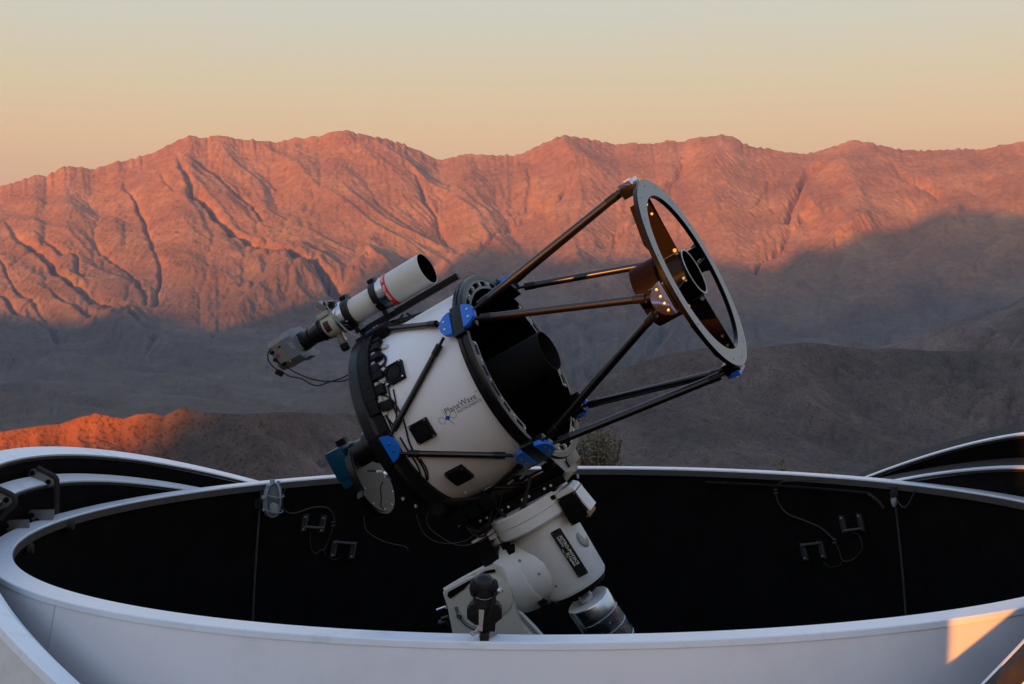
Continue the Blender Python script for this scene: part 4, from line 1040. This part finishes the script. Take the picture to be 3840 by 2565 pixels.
Q(MB().lathe([(0, .098), (.003, .100), (.005, .097), (.005, 1e-4)], bc, Vector((0, -1, 0)), 64), 'pivot_boss', 'fork_white', ck)
cheek([(1910, 2220), (1945, 2310), (2000, 2370), (2075, 2460), (2110, 2500), (2000, 2500), (1940, 2400)], .165, .03, 'fork_cheek', 'fork_white')
Q(MB().tube(poly_at([(1660, 2210), (1735, 2166), (1818, 2122)], -.10), .009, 8), 'cross_bar', 'mount_white')
Q(MB().tube(poly_at([(1699, 2272), (1708, 2298), (1728, 2330), (1755, 2350), (1790, 2362)], -.182), .0085, 8), 'altitude_slot', 'alu_box')
Q(MB().lathe([(0, .014), (.010, .014), (.012, .010), (.012, .006), (.008, .005), (.008, 1e-4)], poly_at([(1713, 2306)], -.182)[0], Vector((0, -1, 0)), 6), 'altitude_bolt', 'steel')
for (x0, y0), (x1, y1), r in (((1665, 2280), (1632, 2292), .008), ((1675, 2320), (1650, 2328), .012), ((1640, 2345), (1668, 2340), .018)):
    Q(MB().cyl(Ly(x0, y0, -.05), Ly(x1, y1, -.05), r, n=12), 'adjuster', 'steel' if r < .01 else 'black_metal')
pw = OM @ Ly(1880, 2470, 0)
pier = MB(); pier.cyl((pw.x, pw.y, 0), (pw.x, pw.y, pw.z - .06), .16, n=32); pier.cyl((pw.x, pw.y, pw.z - .06), (pw.x, pw.y, pw.z + .02), .27, n=32)
tag(pier.build('pier', 'black_metal'), 'black steel pier carrying the mount inside the dome', 'pier')

cw = empty('counterweight', 'polished steel counterweight drum below the lower end of the mount', 'counterweight'); cw.matrix_world = OM
wx_ = Ly(2205, 2253, 0); CX, CZ = wx_.x, wx_.z + .004
cw.matrix_world = OM @ Matrix.Translation((CX, 0, CZ)) @ Matrix.Rotation(math.radians(11), 4, 'X') @ Matrix.Translation((-CX, 0, -CZ))
def W_(b, name, m, parent=None, **k): return b.build(name, m, parent or cw, **k)
W_(MB().lathe([(-.09, .036), (.40, .036)], (CX, 0, CZ), NZ, 32), 'counterweight_shaft', 'steel')
dr = W_(MB().lathe([(.0, .030), (.0, .100), (.006, .104), (.076, .104), (.078, .1015), (.080, .104), (.150, .104), (.152, .1015), (.154, .104), (.224, .104), (.226, .1015), (.228, .104), (.36, .104), (.36, 1e-4)], (CX, 0, CZ), NZ, 72), 'weight_drum', 'steel')
W_(MB().lathe([(-.001, .037), (-.001, .099)], (CX, 0, CZ), NZ, 64), 'drum_top', 'mount_white', dr)
b = MB()
for k in range(3): b.lathe([(0, .005), (.003, .005), (.004, 1e-5)], (CX + .104 * math.sin(.7), -.104 * math.cos(.7), CZ - .115 - k * .075), (math.sin(.7), -math.cos(.7), 0), 8)
W_(b, 'clamp_screw', 'steel_bright', dr)

# wiring loom hanging between tube and mount
for pts, r, lab in (
    ([(1610, 1905), (1600, 1960), (1640, 2005), (1720, 2045), (1800, 2030), (1870, 1985)], .0025, 'lowest dim cable loop hanging left of the mount collar'),
    ([(1560, 1930), (1590, 2000), (1650, 2035), (1740, 2030), (1800, 1985), (1840, 1950)], .002, 'thin dim cable loop ending at the upper collar of the mount'),
    ([(1660, 1890), (1720, 1888), (1790, 1875), (1830, 1845), (1850, 1815)], .0032, 'pale cable curving up along the underside of the white tube'),
    ([(1365, 1935), (1375, 1990), (1440, 2030), (1520, 2050), (1530, 2065)], .002, 'thin dim cable hanging below the round filter wheel')):
    c_ = cable('loom_cable', lab, [Ly(*p, -.12) for p in pts], r, 'cable_grey' if 'pale' in lab else 'cable_dim', group=None); c_.matrix_world = OM
random.seed(9)
b = MB()
for i in range(16):      # black bundle of leads tucked between shroud and saddle
    x0 = -.52 + .02 * i; b.tube([cy(x0 - .03, .45, -70 + random.uniform(-6, 6)), cy(x0 + .05, .475, -82 + random.uniform(-4, 4)), cy(x0 + .11, .46, -96)], .006, 6)
for i in range(7):
    b.tube([cy(-.54, .44, -52 - 4 * i), cy(-.46, .452, -55 - 3.5 * i), cy(-.40, .462, -62 - 3 * i), cy(-.30, .475, -74 - 2 * i)], .0065, 6)
b.build('lead_bundle', 'cable_black', ota)
c_ = cable('filter_cable', 'short black lead with white plug across the grey filter wheel plate', [Ly(*p, -.16) for p in ((1378, 1765), (1400, 1766), (1425, 1768))], .0045); c_.matrix_world = OM
o = MB().tube([Ly(*p, -.165) for p in ((1412, 1768), (1436, 1768))], .006, 8).build('cable_plug', 'white_print'); o.matrix_world = OM; tag(o, 'small white plug in front of the grey filter wheel plate', 'plug')
c_ = cable('filter_cable', 'wavy black lead hanging down over the grey filter wheel plate', [Ly(*p, -.10) for p in ((1436, 1805), (1427, 1830), (1430, 1870), (1428, 1895), (1442, 1912))], .003); c_.matrix_world = OM

rngc = random.Random(21)
for k in range(6):
    x0 = -.56 + rngc.uniform(0, .22); z0 = -.47 + rngc.uniform(-.02, .01); sag = rngc.uniform(.05, .15)
    pts = [Vector((x0, -.15 + rngc.uniform(-.02, .02), z0)), Vector((x0 + .04, -.16, z0 - sag * .7)), Vector((x0 + .10, -.17, z0 - sag * .8)), Vector((x0 + .17, -.15, z0 - .03)), Vector((x0 + .21, -.12, z0 + .02))]
    MB().tube(pts, rngc.choice([.0035, .005, .0065]), 7).build('hanging_lead', 'cable_black', ota)
for (x0, y0), (x1, y1) in (((1815, 1838), (1842, 1822)), ((1905, 1815), (1925, 1800)), ((1968, 1765), (1990, 1752)), ((1950, 1795), (1965, 1783))):
    MB().tube([Ly(x0, y0, -.16), Ly(x1, y1, -.16)], .0045, 6).build('metal_clip', 'alu_grey', ota)
for px, py in ((1560, 1897), (1745, 1845), (1660, 1888), (1512, 1870)):
    q = Ly(px, py, -.2); MB().box(q, (.012, .012, .014), bev=.002).build('connector_tip', 'label_white', ota)

# ------------------------------------------------------------------ small black camera clamped to the near rim
rc = empty('rim_camera', 'small black camera with wing screws standing on the near white rim', 'camera', at(1812, 2392, -2.345)); YC = -2.345
RO_ = Vector(rc.location)
def S(px, py, dy=0.0): return at(px, py, YC + dy) - RO_
def Rr_(b, name, m, **k): return b.build(name, m, rc, **k)
sc_ = (4.0 / PXF)                                   # metres per photo pixel there
Rr_(MB().prism([(-.013, -.016), (.012, -.016), (.016, .010), (.010, .016), (-.010, .016)], .05, S(1815, 2390, .0), (1, 0, 0), (0, 0, 1), (0, 1, 0)), 'clamp_foot', 'black_metal', bevel=.002)
Rr_(MB().box(S(1830, 2380, .03), (.032, .05, .012), R=Matrix.Rotation(-.5, 3, 'Z'), bev=.002), 'foot_plate', 'alu_box')
Rr_(MB().box(S(1822, 2345, 0), (.020, .018, .062), bev=.003), 'post', 'black_metal')
Rr_(MB().prism([(-.020, -.036), (.024, -.036), (.026, -.006), (.022, .03), (-.018, .03), (-.024, -.004)], .03, S(1824, 2318, .0), (1, 0, 0), (0, 0, 1), (0, 1, 0)), 'hinge_block', 'black_plastic', bevel=.004)
Rr_(MB().prism([(-.049, -.012), (-.049, .012), (-.040, .026), (-.018, .034), (.018, .034), (.040, .026), (.049, .012), (.049, -.012), (.026, -.030), (-.026, -.030)], .062, S(1817, 2296, .012), (1, 0, 0), (0, 0, 1), (0, 1, 0)), 'skirt', 'black_plastic', bevel=.005)
Rr_(MB().lathe([(0, .038), (.012, .034), (.03, .031)], S(1817, 2272, .012), (0, 0, 1), 28), 'neck', 'black_plastic')
hd = Rr_(MB().lathe([(-.034, .020), (-.030, .026), (-.012, .030), (.01, .031), (.024, .027), (.033, .018), (.037, 1e-4)], S(1815, 2200, .012), (0, 0, 1), 32), 'camera_head', 'black_metal')
for sgn in (-1, 1):
    MB().lathe([(-.014, .020), (-.010, .026), (.006, .026), (.014, .020), (.018, 1e-4)], S(1815 + sgn * 32, 2205, .012), (sgn, 0, 0), 24).build('side_drum', 'black_plastic', rc)
Rr_(MB().lathe([(0, .022), (.004, .023), (.006, .018), (.006, .0)], S(1818, 2240, -.012), (0, -1, -.35), 24), 'lens_ring', 'black_metal')
Rr_(MB().tube([S(1785, 2240, -.016), S(1800, 2246, -.020), (S(1818, 2249, -.022)), S(1835, 2246, -.020), S(1846, 2238, -.016)], .0014, 6), 'lens_rim', 'steel')
Rr_(MB().tube([S(1858, 2222, -.03), S(1842, 2290, -.032), S(1830, 2318, -.03)], .0042, 8), 'arm', 'black_metal')
Rr_(MB().lathe([(0, .007), (.004, .009), (.008, .007), (.008, .004), (.014, .004)], S(1872, 2215, -.02), (.6, -1, 0), 14), 'wing_screw', 'steel')
Rr_(MB().prism([(-.006, -.030), (.004, -.032), (.010, .028), (-.005, .030)], .003, S(1803, 2325, -.03), (1, 0, 0), (0, 0, 1), (0, 1, 0)), 'lever', 'steel')
Rr_(MB().tube([S(1797, 2350, -.03), S(1785, 2366, -.03), S(1770, 2372, -.03), S(1767, 2380, -.03), S(1776, 2383, -.03), S(1788, 2374, -.03), S(1800, 2350, -.03)], .0022, 6), 'lever_loop', 'steel')

# ------------------------------------------------------------------ things on the black lining
def frame_at(adeg):
    a = math.radians(adeg); inn = Vector((-math.cos(a), -math.sin(a), 0)); rgt = Vector((math.sin(a), -math.cos(a), 0)); return inn, rgt
def wang(px, py, r0=2.300):
    """angle and height on the far inner wall of a photo point"""
    d = ray(px, py); z = 1.7
    for _ in range(6):
        r = wall_r(z, r0); A = d.x ** 2 + d.y ** 2; B = CAM.x * d.x + CAM.y * d.y; C = CAM.x ** 2 + CAM.y ** 2 - r * r
        t = (-B + math.sqrt(B * B - A * C)) / A; z = CAM.z + d.z * t
    return math.degrees(math.atan2(CAM.y + d.y * t, CAM.x + d.x * t)), z
def wpx(px, py, off=0.01):
    a, z = wang(px, py); return wp(a, z, off)
# bulkhead lamp
la, lz = wang(1003, 1872); inn, rgt = frame_at(la); upv = Vector((0.12, .0, 1)).normalized()
lo = wp(la, lz, .045)
lamp = empty('bulkhead_lamp', 'oval glass bulkhead lamp in a pale grey wire cage on the black wall', 'lamp', lo)
def oval(n, w, h, k=2.4):
    pts = []
    for i in range(n):
        t = 2 * math.pi * i / n; c, s_ = math.cos(t), math.sin(t)
        pts.append((w * math.copysign(abs(c) ** (2 / k), c), h * math.copysign(abs(s_) ** (2 / k), s_)))
    return pts
tl = rgt * .985 - Vector((0, 0, 1)) * .06; tu = Vector((0, 0, 1)) + rgt * .08
MB().prism(oval(36, .052, .096), .03, (0, 0, 0), tl, tu, inn).build('lamp_base', 'lamp_grey', lamp, bevel=.003)
MB().prism(oval(36, .042, .085), .002, inn * .0165, tl, tu, inn).build('lamp_tray', 'slate_body', lamp)
V = []; F = []; R_ = 8; n = 32
for j in range(R_ + 1):
    s_ = math.cos(j / R_ * math.pi / 2 * .98); dpt = .016 + .055 * math.sin(j / R_ * math.pi / 2)
    for a_, b_ in oval(n, .045 * s_, .088 * s_): V.append(tl * a_ + tu * b_ + inn * dpt)
for j in range(R_):
    for i in range(n): F.append((j * n + i, j * n + (i + 1) % n, (j + 1) * n + (i + 1) % n, (j + 1) * n + i))
MB().add(V, F).build('lamp_glass', 'lamp_glass', lamp)
b = MB()
b.tube([tl * a_ + tu * b_ + inn * .018 for a_, b_ in oval(36, .051, .094) + [(.051, 0)]], .0042, 6, smooth=False)
for yy in (-.052, .032):
    b.tube([tl * (.050 * math.cos(t)) + tu * (yy - .012 * math.sin(t)) + inn * (.018 + .062 * math.sin(t)) for t in [math.pi * k / 10 for k in range(11)]], .0026, 6)
b.tube([tu * (.094 * math.cos(t)) + tl * .002 + inn * (.018 + .062 * math.sin(t)) for t in [math.pi * k / 12 for k in range(13)]], .0026, 6)
b.build('wire_cage', 'lamp_grey', lamp)
b = MB()
for a_, b_, w_ in ((-.062, .018, .022), (-.058, -.052, .016), (.030, .098, .020), (-.010, .102, .028), (-.040, .080, .016)): b.box(tl * a_ + tu * b_ + inn * .01, (w_, .02, w_ * .9), bev=.003)
b.build('mounting_lug', 'lamp_grey', lamp)
MB().lathe([(0, .012), (.03, .020), (.05, .016), (.06, 1e-4)], tu * -.07 + inn * .02, tu, 16).build('bulb', 'label_white', lamp)
MB().box(wp(la + 1.6, lz - .02, .008) - lo, (.05, .01, .05), R=Matrix.Rotation(math.radians(la - 90), 3, 'Z')).build('back_plate', 'bracket_dim', lamp)
V, F = text_geo('A', .05)
aa, az_ = wang(909, 1850); inn2, rgt2 = frame_at(aa); o_ = wp(aa, az_, .004)
tag(MB().add([o_ + rgt2 * v.x + Vector((0, 0, 1)) * v.y for v in V], F).build('chalk_letter', 'rubber', smooth=False), 'faint grey letter A on the black wall left of the caged lamp', 'letter')
# window-like grey handle brackets: two flat bars joined by a rod
def bracket(pA, pB, rod, label, lean):
    (ax_, ay_), (bx_, by_) = pA, pB
    a1, z1 = wang(ax_, ay_); a2, z2 = wang(bx_, by_); mid = (wp(a1, z1, .012) + wp(a2, z2, .012)) / 2
    root = empty('wall_bracket', label, 'bracket', mid, 'grey brackets on the black dome lining')
    inn_, rg = frame_at((a1 + a2) / 2); ends = []
    for a_, z_ in ((a1, z1), (a2, z2)):
        c = wp(a_, z_, .012) - mid; up_ = (Vector((0, 0, 1)) + rg * lean).normalized()
        pl_ = MB().prism([(-.019, -.050), (.019, -.050), (.019, .050), (-.019, .050)], .010, c, rg, up_, inn_).build('flat_bar', 'bracket_dim', root)
        pl_2 = MB().prism([(.006, -.046), (.012, -.046), (.012, .046), (.006, .046)], .012, c + inn_ * .004, rg, up_, inn_).build('bar_rib', 'seam', pl_)
        b = MB()
        for k in (-.036, .036): b.lathe([(0, .004), (.003, .004), (.004, 1e-5)], c + up_ * k + inn_ * .006 - rg * .004, inn_, 8)
        b.build('bar_screw', 'label_white', pl_); ends.append(c + up_ * rod + inn_ * .012)
    MB().tube([ends[0], ends[1]], .0085, 8).build('cross_rod', 'seam', root)
    b = MB()
    for e in ends: b.tube([e - rg * .006 - Vector((0, 0, .006)), e + rg * .006 + Vector((0, 0, .004))], .004, 6)
    b.build('rod_end', 'alu_box', root)
    return root
bracket((1138, 1960), (1205, 1964), -.022, 'H shaped bracket, upper of the pair right of the caged lamp', .22)
bracket((1248, 2056), (1320, 2062), .040, 'bracket with its rod on top, lower of the pair right of the caged lamp', .22)
bracket((3167, 1965), (3233, 1957), -.036, 'bracket with its rod low, upper of the pair near the far wall seam', -.26)
bracket((3020, 2068), (3087, 2060), .040, 'bracket with its rod on top, lower of the pair below the long thin cable', -.26)
def wall_cable(pts, r, lab, m='cable_dim'):
    tag(MB().tube([wpx(x, y, .010) for x, y in pts], r, 6).build('wall_cable', m), lab, 'cable', 'thin cables on the black lining')
wall_cable([(1082, 1810), (1062, 1840), (1055, 1870), (1060, 1905), (1080, 1923), (1110, 1922), (1150, 1908), (1190, 1900), (1225, 1905), (1245, 1925), (1250, 1955)], .0042, 'curling grey cable from the caged lamp down to a small clip')
wall_cable([(1158, 1978), (1160, 2010), (1162, 2050), (1172, 2070), (1185, 2074), (1200, 2062), (1215, 2057), (1235, 2010), (1247, 1975)], .0028, 'thin cable loop hanging under the H shaped bracket beside the lamp')
wall_cable([(1212, 2060), (1222, 2085), (1250, 2097), (1272, 2090)], .002, 'short faint cable below the lower bracket near the lamp')
wall_cable([(3080, 1798), (3000, 1802), (2940, 1806), (2918, 1822), (2912, 1850), (2925, 1890), (2955, 1925), (3010, 1948), (3070, 1972), (3105, 1998), (3130, 2022)], .0045, 'long S shaped cable from under the far rim to a clip')
wall_cable([(3134, 2028), (3150, 2062), (3158, 2092), (3175, 2104), (3205, 2095), (3235, 2062), (3237, 2040), (3228, 2010), (3212, 1998), (3190, 1996)], .0032, 'thin cable loop between the two brackets near the far wall seam')
wall_cable([(3090, 2105), (3115, 2125), (3150, 2120), (3160, 2105)], .002, 'short faint cable under the lower bracket near the wall seam')
for (x, y), lab in (((1246, 1964), 'small pale clip holding the cable right of the H shaped bracket'), ((2913, 1842), 'small pale clip at the bend of the long cable below the rim'), ((3134, 2028), 'small pale clip between the two brackets near the wall seam')):
    a_, z_ = wang(x, y); root = empty('cable_clip', lab, 'clip', wp(a_, z_, .01), 'pale cable clips on the lining')
    R = Matrix.Rotation(math.radians(a_ - 90), 3, 'Z')
    MB().box((0, 0, .010), (.024, .016, .009), R=R, bev=.002).build('clip_bar', 'lip_grey', root); MB().box((0, 0, -.009), (.024, .016, .008), R=R, bev=.002).build('clip_bar', 'lip_grey', root)
# little lamp by the right seam
a_, z_ = wang(3371, 1875); inn3, rg3 = frame_at(a_); root = empty('small_lamp', 'small dim lamp in a black holder just beyond the wall seam', 'lamp', wp(a_, z_, .04))
MB().lathe([(-.035, .006), (-.02, .014), (.0, .018), (.02, .015), (.03, 1e-4)], (0, 0, 0), (0, 0, 1), 16).build('bulb', 'lamp_grey', root)
MB().box(Vector((0, 0, .035)), (.035, .03, .04), bev=.005).build('holder', 'bracket_dim', root)
MB().tube([(0, 0, .02), rg3 * .06 - Vector((0, 0, .03)), rg3 * .10 + Vector((0, 0, .0)), rg3 * .14 + Vector((0, 0, .07))], .004, 6).build('lead', 'cable_dim', root)
MB().tube([Vector((0, 0, .07)) - rg3 * .03, Vector((0, 0, .072)) + rg3 * .02], .005, 6).build('holder_arm', 'bracket_dim', root)
o = MB().lathe([(0, .022), (.010, .028), (.03, .024), (.034, 1e-4)], wpx(251, 1968, .0), frame_at(wang(251, 1968)[0])[0], 20).build('rubber_buffer', 'rubber'); tag(o, 'round black buffer under the rim near the hinge plates', 'buffer', 'round buffers on the lining')
o = MB().lathe([(0, .022), (.010, .028), (.03, .024), (.034, 1e-4)], wpx(97, 2058, .0), frame_at(wang(97, 2058)[0])[0], 20).build('rubber_buffer', 'rubber'); tag(o, 'lower round black buffer at the left end of the lining', 'buffer', 'round buffers on the lining')
o = MB().tube([wpx(2166, 1778, .02), wpx(2169, 1792, .02)], .006, 8).build('hook', 'label_white'); tag(o, 'tiny pale hook under the far rim right of the tube', 'hook')

# hinge plates of the left shutters, part of the dome
def hinge(pts, y, holes, edge, th=.012):
    c = at(*pts[0], y); L = [at(a, b_, y) - c for a, b_ in pts]
    pl_ = MB().prism([(v.x, v.z) for v in L], th, c, (1, 0, 0), (0, 0, 1), (-.35, 1, 0)).build('hinge_plate', 'alu_box', dome, bevel=.002)
    b = MB()
    for h in holes:
        q = at(*h, y - .012); b.lathe([(0, .012), (.006, .012), (.007, 1e-5)], q, (.2, -1, 0), 14)
    b.build('hinge_bolt', 'black_matt', pl_)
    if edge: MB().tube([at(a, b_, y - .005) for a, b_ in edge], .013, 8).build('hinge_rubber', 'rubber', pl_)
hinge([(106, 1790), (108, 1770), (118, 1759), (132, 1757), (195, 1790), (204, 1800), (202, 1815), (184, 1827), (102, 1793)], .29, [(121, 1774), (180, 1807)], [(140, 1755), (195, 1782), (211, 1796), (213, 1812), (213, 1830), (212, 1900), (210, 1925)])
hinge([(-40, 1830), (0, 1840), (30, 1853), (46, 1870), (44, 1886), (30, 1898), (-40, 1930)], -.33, [(23, 1875)], [(-30, 1822), (10, 1840), (45, 1857), (56, 1872), (52, 1895), (20, 1920), (0, 1945)])
hinge([(104, 1930), (106, 1918), (118, 1911), (148, 1912), (205, 1910), (204, 1940), (190, 1957), (125, 1958)], .2, [(118, 1932), (138, 1954)], None)
hinge([(5, 1975), (8, 1960), (22, 1955), (45, 1950), (110, 1948), (112, 1985), (90, 1999), (40, 2002)], -.05, [(24, 1972), (44, 1996)], None)
MB().tube([at(106, 1852, .34), at(68, 1947, .30)], .005, 6).build('pull_rod', 'alu_box', dome)
MB().tube([at(31, 1745, .5), at(4, 1812, .4)], .005, 6).build('pull_rod', 'alu_box', dome)
o = MB().tube([at(215, 1929, .44), at(232, 1930, .44)], .008, 6).build('rim_latch', 'alu_grey', dome)

# ------------------------------------------------------------------ shrubs beyond the dome
mat('leaf', (.15, .13, .085), .7, spec=.2, noise=.35, nscale=3); mat('twig', (.07, .05, .04), .8)
def shrub(px, top, width, dist, label, n, seed, name='shrub'):
    rng = random.Random(seed); p = at(px, top, CAM.y + dist); gz = -1.7; h = p.z - gz; w = width / PXF * dist / 2
    root = empty(name, label, 'shrub', (p.x, p.y, gz))
    b = MB()
    for i in range(9):
        a = rng.uniform(0, 6.28); e = Vector((math.cos(a) * w * .8, math.sin(a) * w * .8, h * rng.uniform(.6, .97))); b.tube([(0, 0, 0), e * .4 + Vector((0, 0, h * .12)), e], .02, 5)
    b.build('stem', 'twig', root)
    V = []; F = []; cl = [(Vector((rng.gauss(0, w * .42), rng.gauss(0, w * .42), h * (rng.uniform(.35, 1) ** .8))), rng.uniform(.12, .3) * w) for _ in range(46)]
    for i in range(n):
        c, r = rng.choice(cl); q = c + Vector((rng.gauss(0, r), rng.gauss(0, r), rng.gauss(0, r * 1.1)))
        if q.z > h * rng.uniform(.93, 1.03): continue
        d = Vector((rng.gauss(0, 1), rng.gauss(0, 1), rng.gauss(.5, 1))).normalized(); s_ = d.orthogonal().normalized(); L = rng.uniform(.03, .075); k = len(V)
        V += [q - s_ * L * .25, q + d * L, q + s_ * L * .25, q - d * L * .3]; F.append((k, k + 1, k + 2, k + 3))
    MB().add(V, F).build('foliage', 'leaf', root, smooth=False)
# foliage keeps its separate leaves (no merging of distant vertices happens at 0.02 mm)
shrub(2240, 1596, 225, 24, 'olive brown shrub rising behind the far rim right of the telescope', 5200, 3)
shrub(2928, 1728, 60, 24, 'small dark shrub tip showing above the far white rim', 900, 5)
shrub(3080, 1752, 90, 26, 'low dark shrub just clearing the far white rim', 900, 8)

# ------------------------------------------------------------------ unseen sun blockers, added to shade the lower part and shape the wall's sun patch
def sunbox(a0, a1, u0, u1, ztop):
    c = [CAM + SH * a + UHs * u_ for a, u_ in ((a0, u0), (a1, u0), (a1, u1), (a0, u1))]
    V = [Vector((p.x, p.y, -.2)) for p in c] + [Vector((p.x, p.y, CAM.z + ztop)) for p in c]
    return MB().add(V, [(0, 1, 2, 3), (4, 5, 6, 7), (0, 1, 5, 4), (1, 2, 6, 5), (2, 3, 7, 6), (3, 0, 4, 7)])
bd = empty('sun_blocker', 'unseen white blocks added behind the viewer to shade the dome', 'sun blocker')  # added out of view to keep the low sun off dome and tube
sunbox(9, 14, -2.68, -.80, .56).build('low_blocker', 'shell_white', bd)
sunbox(9, 14, -14, -2.65, 2.6).build('tall_blocker', 'shell_white', bd)
sh_ = sunbox(-1.6, -.8, -2.0, -.675, -.62).build('box_blocker', 'fork_white'); tag(sh_, 'unseen pale box added below the view to bound the sun patch', 'cabinet')  # added out of view: its side cuts the sun patch's upright edge

def wall_uz(px, py):
    d = ray(px, py); r0 = 2.42; A = d.x ** 2 + d.y ** 2; B = CAM.x * d.x + CAM.y * d.y; C = CAM.x ** 2 + CAM.y ** 2 - r0 * r0
    t = (-B - math.sqrt(B * B - A * C)) / A; q = d * t; return q.dot(UHs), q.z, q.x * SH.x + q.y * SH.y
(ua, za, aa1), (ub, zb, ab1) = wall_uz(3523, 2522), wall_uz(3805, 2285)
al0 = (aa1 + ab1) / 2 + 1.35; za += 1.35 * TANS; zb += 1.35 * TANS; sl_ = (zb - za) / (ub - ua)
pts2 = [(ua - .25, za - .25 * sl_), (ub + .035, zb + .035 * sl_), (ub + .035, -2.2), (ua - .25, -2.2)]
base_ = CAM + SH * al0
slp = MB().prism(pts2, .03, base_, UHs, (0, 0, 1), SH).build('slant_blocker', 'fork_white'); tag(slp, 'unseen white board with a slanting top edge, added below the view to trim the sun patch', 'board')  # added out of view: its top edge casts the patch's slanting border
